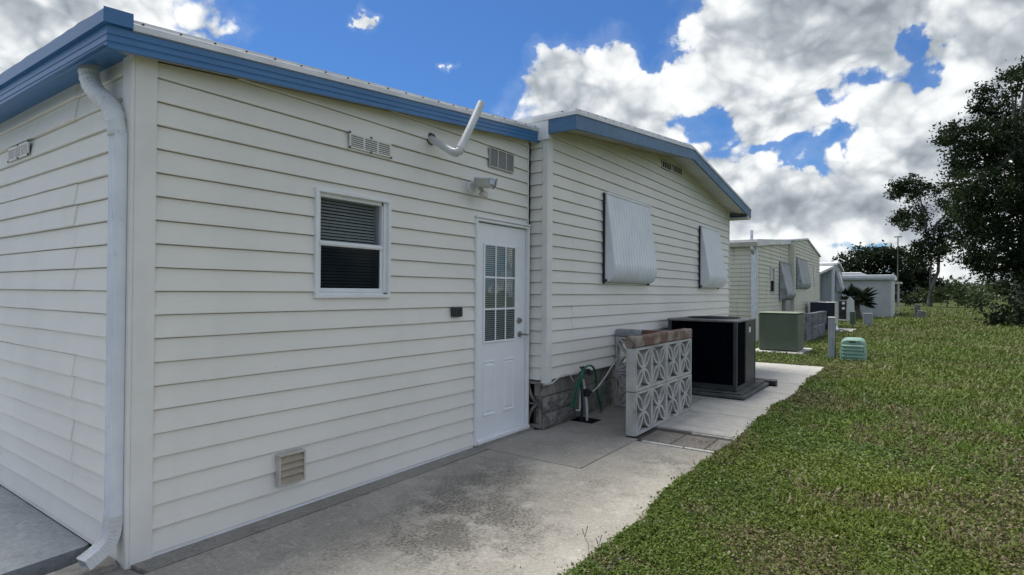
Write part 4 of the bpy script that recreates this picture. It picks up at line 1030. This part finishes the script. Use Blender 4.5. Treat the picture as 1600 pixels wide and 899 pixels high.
def canopy():
    t = thing('canopy', 'small white flat canopy on a thin post right of the grey shed', 'canopy', (46.5, -2.1, 0))
    B(45.5, 48, -2.46, -1.2, 2.18, 2.31).build('roof', 'white', t); B(45.95, 46.05, -2.33, -2.23, 0, 2.18).build('post', 'white', t)
    B(46.3, 47.8, -1.95, -1.7, 0, 1.5).build('back_panel', 'charcoal', t)
    B(46.2, 46.3, -2.0, -1.6, 1.5, 1.58).build('shelf', 'pvc', t)
canopy()
t = thing('house', 'low house with white flat roof showing just above the grey shed', 'house', (50, 3, 0))
B(48, 56, 0.12, 9, 0, 2.75).build('wall', 'siding3', t); B(47.5, 56.2, .02, 9.2, 2.75, 3.05, bev=.03).build('roof', 'white', t)
# utility boxes near the palm
def ubox(x, y, wx, wy, h, mat, label, top=None):
    t = thing('utility_box', label, 'utility box', (x, y, 0))
    B(x-wx/2, x+wx/2, y-wy/2, y+wy/2, -.04, h, bev=.02).build('body', mat, t); B(x-wx/2-.01, x+wx/2+.01, y-wy/2-.01, y+wy/2+.01, h, h+.03, bev=.01).build('lid', top or mat, t)
ubox(29.0, -.93, .25, .22, .62, 'box_green', 'narrow dark green utility box in front of the tall pale panel')
ubox(29.3, -1.50, .28, .36, .56, 'postgrey', 'squat grey utility box on lawn in front of grey shed')
t = thing('utility_cabinet', 'tall pale grey tapered panel standing at the foot of the palm', 'cabinet', (32, -.6, 0))
MB().prism([(-.78, 0), (-.42, 0), (-.44, 1.15), (-.56, 1.32), (-.74, 1.10)], 'x', 31.95, 32.15).build('body', 'shed', t)
t = thing('electric_meter', 'dark meter cabinet with two round white dials left of pale panel', 'meter', (32.5, -.2, 0))
B(32.4, 32.7, -.36, -.05, .15, 1.12, bev=.02).build('body', 'black', t)
for z in (.98, .72): MB().tube([(32.4, -.25, z), (32.33, -.25, z)], .07, 12).build('dial', 'white', t)
B(32.25, 32.4, -.42, -.02, .10, .16).build('shelf', 'white', t)
# white pipe fittings on the ground
t = MB().tube([(22.6, -.78, .05), (23.0, -.95, .16), (23.3, -1.15, .10)], .035, 8).tube([(22.9, -.9, .15), (23.3, -.86, .22)], .03, 8).tube([(22.7, -.8, .02), (22.7, -.8, .25)], .03, 8)
single(t, 'pipe_fittings', 'pvc', 'bent white pipe fittings on the grass right of the navy cabinet', 'pipes', (22.8, -.9, 0), smooth=True)
# two weathered blocks standing on the lawn
mb = MB().box(38.85, 39.1, -3.46, -3.18, -.05, .92, bev=.02); single(mb, 'concrete_post', 'bark_pale', 'upright weathered concrete post on far lawn, taller of the pair', 'post', (39, -3.3, 0))
Mx = Matrix.Rotation(.14, 4, 'X'); mb = MB().box(-.12, .12, -.20, .20, -.1, .55, bev=.02); mb.v = [tuple(Mx @ Vector(v)+Vector((38.6, -3.47, 0))) for v in mb.v]
single(mb, 'concrete_post', 'bark_pale', 'short leaning concrete block on far lawn in front of upright post', 'post', (38.6, -3.47, 0))
# thin lamp pole
t = thing('light_pole', 'thin tall pole with a small crosspiece rising before distant dark trees', 'pole', (80, -1.42, 0))
MB().tube([(80, -1.42, 0), (80, -1.44, 8.25)], [.08, .05], 8).build('pole', 'bark', t); B(79.9, 80.1, -1.85, -1.05, 8.2, 8.30).build('lamp_head', 'bark', t)
# grass seed stalks
for i, (x, y, tx, tz, fx) in enumerate(((1.355, -1.965, -.075, .245, .016), (1.44, -1.98, -.02, .135, .010))):
    mb = MB().tube([(x, y, 0), (x+tx*.5, y-.01, tz*.62), (x+tx*.78, y, tz*.78)], .0012, 5)
    p0 = Vector((x+tx*.78, y, tz*.78)); mb.tube([p0, p0+Vector((-.028+fx, .01, .05))*.9], [.0012, .0022], 5).tube([p0, p0+Vector((.008, -.012, .058))], [.0012, .0022], 5)
    single(mb, 'grass_stalk', 'stalk', ['taller forked seed stalk at the slab edge, bottom centre', 'shorter forked seed stalk just right of the taller one'][i], 'weed', (x, y, 0))

# ------------------------------------------------------------------ foliage
def np_mesh(name, verts, faces_n, mat, parent=None, tint=None, loc=None, smooth=False):
    """verts (N,4,3) quads"""
    n = verts.shape[0]; k = verts.shape[1]
    me = bpy.data.meshes.new(name); me.vertices.add(n*k); me.vertices.foreach_set('co', verts.reshape(-1).astype(np.float32))
    if k == 4 and faces_n == 'kite':
        idx = np.arange(n)[:, None]*4+np.array([[0, 1, 2, 1, 3, 2]]); idx = idx.reshape(-1); nl = n*2; tot = 3
    else:
        idx = np.arange(n*k); nl = n; tot = k
    me.loops.add(len(idx)); me.loops.foreach_set('vertex_index', idx.astype(np.int32))
    me.polygons.add(nl); me.polygons.foreach_set('loop_start', (np.arange(nl)*tot).astype(np.int32)); me.polygons.foreach_set('loop_total', np.full(nl, tot, np.int32))
    me.update(); me.validate()
    if tint is not None:
        a = me.attributes.new('tint', 'FLOAT_COLOR', 'POINT'); c = np.ones((n, k, 4), np.float32); c[:, :, :3] = tint[:, None, :]; a.data.foreach_set('color', c.reshape(-1))
    me.materials.append(MT[mat]); o = bpy.data.objects.new(name, me); COL.objects.link(o)
    if parent: o.parent = parent
    if loc is not None: o.location = loc
    return o
def leaves(centers, size, jitter=.35, droop=0.0):
    n = len(centers); a = rng.normal(size=(n, 3)); a /= np.linalg.norm(a, axis=1)[:, None]
    b = rng.normal(size=(n, 3)); b -= a*(a*b).sum(1)[:, None]; b /= np.linalg.norm(b, axis=1)[:, None]
    s = size*(1+rng.uniform(-jitter, jitter, n))[:, None]
    return np.stack([centers-a*s, centers-b*s*.5, centers+b*s*.5, centers+a*s], 1)
def clump_points(cl, per_m2, sub=.34, seed=0):
    """cl: (center, rx, ry, rz). leaves gather in many small tufts over and inside the ellipsoid, leaving gaps"""
    out = []
    for c, rx, ry, rz in cl:
        r = max(rx, ry, rz); nt = max(5, int(18*(r/ (sub*2.2))**1.6)) if False else max(8, int(per_m2*(rx*rz+ry*rz+rx*ry)/3*4))
        d = rng.normal(size=(nt, 3)); d /= np.linalg.norm(d, axis=1)[:, None]
        rad = rng.uniform(.35, 1.12, nt)**.6
        ctr = np.array(c)+d*rad[:, None]*np.array([rx, ry, rz]); out.append(ctr)
    return np.concatenate(out)
def tree(name, label, cat, base, trunkspec, cl, tufts_m2, leaf, per, tsz, mat='oak', bark='bark', group=None, limbs=True, trunk=True):
    t = thing(name, label, cat, base, group); bx = Vector(base)
    if trunk:
        for pts, rad in trunkspec: MB().tube(pts, rad, 9).build('trunk', bark, t, smooth=True)
    if limbs:
        mb = MB(); top = Vector(trunkspec[0][0][-1])
        for c, rx, ry, rz in cl:
            c = Vector(c); src = min((Vector(p) for pts, r_ in trunkspec for p in pts[1:]), key=lambda p: (p-c).length)
            mid = (src+c)/2+Vector((rnd.uniform(-.3, .3), rnd.uniform(-.3, .3), rnd.uniform(-.1, .5)))*min(rx, 1)
            r0 = trunkspec[0][1][-1]*.55 if isinstance(trunkspec[0][1], list) else .1
            mb.tube([src, mid, c], [r0, r0*.55, r0*.2], 6)
            for k in range(5):
                e = c+Vector((rnd.uniform(-1, 1)*rx, rnd.uniform(-1, 1)*ry, rnd.uniform(-.8, 1)*rz))*.85
                mb.tube([c, (c+e)/2+Vector((0, 0, .1)), e], [r0*.22, r0*.12, r0*.05], 4)
        mb.build('limbs', bark, t)
    tc_ = clump_points(cl, tufts_m2); n = len(tc_)
    ts = tsz*rng.uniform(.5, 1.4, n); off = rng.normal(size=(n, per, 3))*(ts[:, None, None]*np.array([.55, .55, .38]))
    pts = (tc_[:, None, :]+off).reshape(-1, 3)-np.array(base)
    np_mesh('crown', leaves(pts, leaf), 'kite', mat, t)
    return t
def pc(u, v, r, x, sy=1.0, dx=None, rv=None):   # a crown clump seen at photo pixel u,v with radius r, standing at distance x
    p = at(u, v, x); k = (p-CPOS).dot(Fv)/CF; r_ = r*k
    return ((p.x, p.y, p.z), r_*(dx or 1.0), r_*sy, (rv or r)*k)
def gz(u, x):   # ground point below image column u at distance x
    p = at(u, 470, x); return (p.x, p.y, 0)
# great oak on the right
cl = []
for (u, v, r) in ((1590, 128, 17), (1604, 112, 14), (1578, 121, 9), (1543, 148, 17), (1562, 166, 18), (1534, 166, 10), (1592, 172, 18), (1524, 195, 20), (1548, 204, 24), (1503, 222, 22), (1486, 206, 16), (1475, 216, 9), (1580, 205, 26), (1612, 205, 26),
                  (1512, 250, 28), (1545, 245, 30), (1580, 250, 34), (1615, 255, 34), (1496, 265, 17), (1520, 290, 30), (1556, 295, 34), (1592, 300, 34), (1500, 300, 14), (1620, 310, 34), (1512, 330, 24), (1545, 345, 36), (1585, 350, 36),
                  (1520, 368, 26), (1552, 385, 32), (1590, 400, 32), (1615, 420, 30), (1514, 400, 17), (1530, 412, 18), (1560, 420, 26), (1650, 200, 45), (1660, 280, 50), (1650, 360, 50), (1660, 430, 45), (1640, 150, 25), (1600, 440, 22)):
    cl.append(pc(u, v, r*.87, 38+rnd.uniform(-2.2, 2.2), 1.0))
gb = gz(1608, 38)
tree('oak_tree', 'huge dark spreading oak filling the right edge of the view', 'tree', gb,
     [([gb, (gb[0], gb[1]+.2, 3), (gb[0]+.3, gb[1]-.2, 6), (gb[0], gb[1]+.5, 9)], [.55, .42, .34, .2])], cl, 8.5, .088, 62, .46, 'oak')
# leaning oak with bare limbs, farther left
cl = []
for (u, v, r) in ((1400, 293, 11), (1412, 287, 12), (1425, 285, 14), (1441, 291, 15), (1458, 296, 13), (1474, 296, 13), (1488, 300, 14), (1396, 303, 8), (1412, 302, 12), (1430, 306, 13),
                  (1408, 338, 9), (1420, 332, 13), (1434, 326, 14), (1420, 350, 12), (1402, 344, 6), (1440, 345, 13), (1475, 318, 10), (1490, 322, 12), (1488, 340, 10), (1478, 352, 9), (1446, 362, 15), (1462, 360, 13), (1476, 372, 12),
                  (1432, 382, 10), (1446, 384, 16), (1464, 384, 15), (1480, 388, 10), (1440, 402, 14), (1456, 402, 14), (1472, 400, 12), (1430, 398, 9)):
    cl.append(pc(u, v, r*.90, 88+rnd.uniform(-2, 2), 1.0))
P = lambda u, v: tuple(at(u, v, 88))
tree('oak_tree', 'smaller open-crowned tree on two thin trunks left of the huge oak', 'tree', gz(1452, 88),
     [([gz(1452, 88), P(1455, 458), P(1459, 440), P(1466, 425), P(1467, 405)], [.34, .27, .22, .18, .15]),
      ([P(1454, 458), P(1454, 430), P(1455, 405)], [.15, .13, .11]),
      ([P(1455, 395), P(1462, 352), P(1478, 335), P(1492, 327)], [.2, .14, .12, .1]), ([P(1450, 380), P(1444, 340), P(1436, 300)], [.16, .1, .07])],
     cl, 1.7, .17, 42, .70, 'oak', 'bark')
# distant dark wood, tree by tree
far = [((1330, 412, 17), (1322, 425, 15), (1342, 402, 13)), ((1352, 398, 13), (1362, 408, 20), (1350, 425, 20), (1368, 395, 9)),
       ((1383, 396, 10), (1392, 410, 20), (1402, 402, 14), (1380, 425, 22)), ((1418, 405, 14), (1428, 418, 18), (1412, 428, 22), (1440, 430, 15)), ((1446, 440, 16), (1455, 452, 16), (1432, 448, 22), (1408, 455, 22))]
lab = ['leftmost of the distant dark oaks above the low white-roofed house', 'distant dark oak with bumpy top directly above the grey shed', 'distant dark oak just left of the thin pole',
       'distant dark oak just right of the thin pole', 'lowest distant dark oak sloping down toward the pale bushes']
for i, (f, lb) in enumerate(zip(far, lab)):
    X_ = 128+i*3; cl = [pc(u, v, r, X_+rnd.uniform(-3, 3)) for u, v, r in f]+[pc(f[1][0]+d_, 455, 17, X_) for d_ in (-12, 10)]
    b_ = gz(f[1][0], X_); tree('oak_tree', lb, 'tree', b_, [([b_, (b_[0], b_[1], 3)], [.6, .5])], cl, .85, .30, 42, 1.3, 'oak_far', group='distant dark oaks', limbs=False)
# bushes and reeds at the lawn's far side
def bush(label, specs, X_, mat='bush', leaf=.12, tuf=3.5, per=24, tsz=.45, name='bush'):
    cl = [pc(u, v, r, X_+rnd.uniform(-1, 1), rv=rv) for u, v, r, rv in specs]; c = specs[0]; b_ = gz(c[0], X_)
    cl = [((c_[0], c_[1], max(c_[2], rz*.9)), rx, ry, rz) for c_, rx, ry, rz in cl]
    tree(name, label, 'bush', b_, [([b_, (b_[0], b_[1], .8)], [.08, .06])], cl, tuf, leaf, per, tsz, mat, limbs=False)
bush('rounded pale green bush left of the thin trunks of smaller tree', ((1443, 460, 15, 12), (1430, 466, 10, 8), (1452, 464, 10, 10)), 95, leaf=.2, tuf=2.0)
bush('low tangled bush left of the rounded pale bush, near the white canopy', ((1415, 468, 12, 5), (1425, 470, 10, 4)), 88, 'bush_dark', leaf=.2, tuf=2)
bush('pale green reedy bush beneath the gap between the two big trees', ((1480, 460, 18, 11), (1468, 462, 14, 10), (1495, 458, 14, 12)), 86, leaf=.2, tuf=2.2)
bush('pale bush right of the reedy bush at the lawn edge', ((1508, 462, 15, 15), (1520, 466, 12, 12), (1500, 470, 10, 9)), 66, leaf=.15)
bush('mid green bush under the left side of the huge oak', ((1534, 464, 16, 17), (1548, 470, 14, 14), (1525, 474, 10, 8)), 52, 'bush', leaf=.11, tuf=5)
bush('dark leafy shrub at the right edge beneath the huge oak', ((1590, 478, 24, 24), (1572, 494, 20, 13), (1556, 490, 12, 10), (1604, 500, 22, 20), (1622, 480, 26, 26), (1566, 505, 14, 7), (1583, 455, 20, 22)), 32, 'bush_dark', leaf=.09, tuf=9, per=26, tsz=.32)
bush('dark hedge bush glimpsed beyond the grey shed by the canopy', ((1402, 462, 8, 8), (1394, 460, 8, 8)), 95, 'bush_dark', leaf=.25, tuf=1.5)
# field hedge beyond everything
hedge = [pc(1465+i*14, 452+3*math.sin(i*1.7), 13, 175+rnd.uniform(-4, 4), rv=7) for i in range(12)]
tc_ = clump_points(hedge, .5); pts = (tc_[:, None, :]+rng.normal(size=(len(tc_), 20, 3))*1.0).reshape(-1, 3)
o = np_mesh('distant_treeline', leaves(pts, .5), 'kite', 'bush'); o['kind'] = 'stuff'; o['label'] = 'far treeline along the horizon beyond the lawn'; o['category'] = 'treeline'
# small fan palm by the shed
def palm():
    c0 = at(1338, 468, 38.0); b_ = (38.0, c0.y, 0)
    t = thing('palm_tree', 'small bushy fan palm in front of the grey shed', 'palm', b_)
    MB().tube([(38, c0.y, 0), (38, c0.y+.05, .6), (38, c0.y, c0.z)], [.30, .24, .18], 10).build('trunk', 'bark', t, smooth=True)
    for i in range(64):
        az = rnd.uniform(0, 2*math.pi); el = rnd.uniform(-.45, 1.45); L_ = rnd.uniform(.5, .98)
        d_ = Vector((math.cos(az)*math.cos(el), math.sin(az)*math.cos(el), math.sin(el)))
        if i % 3 == 0: d_ = Vector((d_.x*.5, -abs(d_.y)-.4, d_.z*.6)).normalized()
        base = Vector((38, c0.y, c0.z-.1)); hub = base+d_*L_*.62; mb = MB().tube([base, hub], [.018, .010], 5)
        side = d_.cross(Vector((0, 0, 1))); side = side.normalized() if side.length > .1 else Vector((1, 0, 0)); up = side.cross(d_).normalized()
        for k in range(15):
            a = (k/14-.5)*2.6; e = (d_*math.cos(a)+side*math.sin(a)).normalized(); l = L_*.75*(1-.3*abs(a)/1.3)
            p1 = hub+e*l*.55+up*.02; p2 = hub+e*l-Vector((0, 0, .12*l)); w = up.cross(e).normalized()*.022
            mb.add([hub, p1-w, p2, p1+w], [(0, 1, 2), (0, 2, 3)])
        mb.build('frond', 'palmleaf', t)
palm()

# ------------------------------------------------------------------ lawn
def edge_y(x): return -1.93+.10*(fb(x, x*0+1.7, 1.9)-.5)*2
def lawn():
    N_ = 780000
    r0, r1, r2 = 1.15, 3.2, 62.
    # pdf(r)*: density const to r1 then 1/r^2
    a1 = .5*(r1**2-r0**2); a2 = r1**2*math.log(r2/r1); k = rng.random(N_)*(a1+a2)
    r = np.where(k < a1, np.sqrt(r0**2+2*np.minimum(k, a1)), r1*np.exp(np.maximum(k-a1, 0)/r1**2))
    az = rng.uniform(R(-24), R(50), N_)
    x = CPOS.x+np.cos(az)*r; y = CPOS.y+np.sin(az)*r
    xe = rng.uniform(.2, 11.3, 90000)**1.0; wgt = rng.random(90000) < np.clip(3.5/np.hypot(xe-CPOS.x, 1.4), .25, 1); xe = xe[wgt]
    ye = edge_y(xe)-np.abs(rng.normal(0, .13, len(xe)))+.012
    x[:len(xe)] = xe; y[:len(xe)] = ye; r[:len(xe)] = np.hypot(xe-CPOS.x, ye-CPOS.y); ed = edge_y(x)
    ok = np.where(x < 11.45, y < ed+rng.exponential(.018, N_), y < 6)
    def excl(x0, x1, y0, y1): return ~((x > x0) & (x < x1) & (y > y0) & (y < y1))
    for q in ((13.4, 15.1, -1.16, -.02), (16.4, 28.2, .45, 9), (21.5, 28.2, .3, 9), (23.6, 25.6, -1.35, .4), (41, 45.3, -2.1, 4), (12.84, 13.25, -2.47, -1.95), (10.7, 11.45, -2, 9)): ok &= excl(*q)
    bare = fb(x+3, y-2, .8); bare2 = fb(x*1.3, y*1.3+9, 2.1)
    for (px, py, pr_) in ((3.1, -2.75, .35), (2.15, -2.75, .28), (1.75, -3.15, .25), (3.6, -3.6, .4), (5.2, -2.9, .4), (7.5, -4.2, .7), (4.6, -5.0, .6), (10, -3.6, .8)):
        bump_ = .30*np.exp(-((x-px)**2+((y-py)*1.3)**2)/pr_**2); bare = bare+bump_*.55; bare2 = bare2+bump_*.55
    ok &= rng.random(N_) > np.clip((bare2-.60)*5, 0, .55)
    x, y, r, bare, bare2 = x[ok], y[ok], r[ok], bare[ok], bare2[ok]; n = len(x)
    grow = np.clip(r/3.2, .75, None)**.80
    broad = (fb(x*.9-4, y*.9, 1.0) > .50-.12*np.clip(1-(r-3)/4, -1.2, 1)) | (y > -2.3)
    L_ = np.where(broad, rng.uniform(.011, .024, n), rng.uniform(.03, .065, n))*grow**.85
    Wd = np.where(broad, rng.uniform(.26, .44, n)*L_, rng.uniform(.05, .10, n)*L_)
    tall = rng.random(n) > .985; L_ = np.where(tall & ~broad, L_*1.7, L_)
    tilt = np.where(broad, rng.uniform(.3, 1.45, n), rng.uniform(.35, 1.35, n)); ph = rng.uniform(0, 2*np.pi, n)
    d = np.stack([np.cos(ph)*np.sin(tilt), np.sin(ph)*np.sin(tilt), np.cos(tilt)], 1); s = np.stack([-np.sin(ph), np.cos(ph), rng.normal(0, .25, n)], 1)
    hz = np.where(broad, rng.uniform(0, .030, n)*np.minimum(grow, 2), rng.uniform(0, .012, n)); b = np.stack([x, y, hz-.012], 1)
    b[:, 2] += np.where((y > edge_y(x)-.12) & (x < 11.4), .012, 0)
    mid = b+d*(L_*.55)[:, None]+np.array([0, 0, 1])*(L_*.10)[:, None]; tip = b+d*L_[:, None]-np.array([0, 0, 1])*(L_*.15)[:, None]; tip[:, 2] = np.maximum(tip[:, 2], -.005)
    V = np.stack([b, mid-s*Wd[:, None], mid+s*Wd[:, None], tip], 1)
    g1 = np.array([.055, .100, .016]); g2 = np.array([.15, .215, .030]); g3 = np.array([.06, .12, .05]); br = np.array([.18, .15, .075]); dry = np.array([.34, .30, .19])
    u_ = rng.random(n)[:, None]; c = g1*(1-u_)+g2*u_
    c = np.where(broad[:, None], c*.85+g3*.15, c)
    yl = np.clip((fb(x*.5+8, y*.5, .7)-.45)*4, 0, 1)[:, None]; c = c*(.72+.62*fb(x*.45+20, y*.45+5, 1.0)[:, None])*(1-.5*yl)+np.array([.18, .20, .030])*.5*yl
    w = np.clip((bare-.57)*5, 0, .6)+np.clip((bare2-.63)*5, 0, .5); w = w+np.clip((fb(x*.7+31, y*.7+11, 1.0)-.55)*6, 0, .6); pb = rng.random(n) < np.clip(w, 0, .62); c = np.where(pb[:, None], br*(.5+.8*rng.random(n)[:, None]), c)
    pdm = rng.random(n) < .004+.07*np.clip((bare2-.52)*6, 0, 1); c = np.where(pdm[:, None], dry*(.5+.6*rng.random(n)[:, None]), c)
    fr_ = np.clip((r-5)/14, 0, .72)[:, None]; mean_ = np.array([.110, .150, .030])*(.5+1.0*fb(x*.5+2, y*.5, .9))[:, None]; mean_ = mean_*(1-.35*np.clip(w, 0, 1)[:, None])+br*.35*np.clip(w, 0, 1)[:, None]
    c = c*(1-fr_)+mean_*fr_
    o = np_mesh('grass', V, 'kite', 'grass', tint=c); o['kind'] = 'stuff'; o['label'] = 'weedy lawn of broad and narrow blades running along the houses'; o['category'] = 'lawn'
    # small white clover heads
    k = rng.random(n); sel = np.where((k < .0055) & (fb(x*.8, y*.8, 1.3) > .45) & (r < 14))[0]; P_ = np.stack([x[sel], y[sel], .018+hz[sel]], 1); gs = (.0045*grow[sel]**.6)[:, None]
    fl = []
    for a in range(3):
        t0 = rng.uniform(0, np.pi, len(sel)); e1 = np.stack([np.cos(t0), np.sin(t0), rng.uniform(-.4, .4, len(sel))], 1)*gs; e2 = np.stack([-np.sin(t0), np.cos(t0), rng.uniform(-.4, .8, len(sel))], 1)*gs
        fl.append(np.stack([P_-e1, P_-e2, P_+e2, P_+e1], 1))
    o = np_mesh('clover_flowers', np.concatenate(fl), 'kite', 'flower'); o['kind'] = 'stuff'; o['label'] = 'tiny white clover heads scattered in the lawn'; o['category'] = 'flowers'
    print('grass', n)
lawn()
# sprigs and dead leaves lying on the slab
def litter():
    n = 1100; x = rng.uniform(.3, 11, n); y = -2.0+rng.exponential(.16, n); k = rng.random(n) < .6
    x = np.where(k, x, rng.choice(np.array([4.03, 4.045, 4.3, 4.55, 4.56, 4.62]), n)+rng.normal(0, .02, n)); y = np.where(k, y, rng.uniform(-2.05, -1.1, n)); ok = y < -.25
    c = np.stack([x, y, np.full(n, .004)], 1)[ok]; n = len(c); ph = rng.uniform(0, 6.28, n); s = rng.uniform(.004, .012, n)[:, None]
    e1 = np.stack([np.cos(ph), np.sin(ph), rng.uniform(0, .3, n)], 1)*s; e2 = np.stack([-np.sin(ph), np.cos(ph), rng.uniform(0, .3, n)], 1)*s*.35
    col = np.where((rng.random(n) < .6)[:, None], np.array([.09, .06, .035]), np.array([.22, .19, .12]))
    o = np_mesh('dead_leaves', np.stack([c-e1, c-e2, c+e2, c+e1], 1), 'kite', 'grass', tint=col); o['kind'] = 'stuff'; o['label'] = 'dry leaf bits scattered on the concrete near the lawn'; o['category'] = 'leaf litter'
litter()
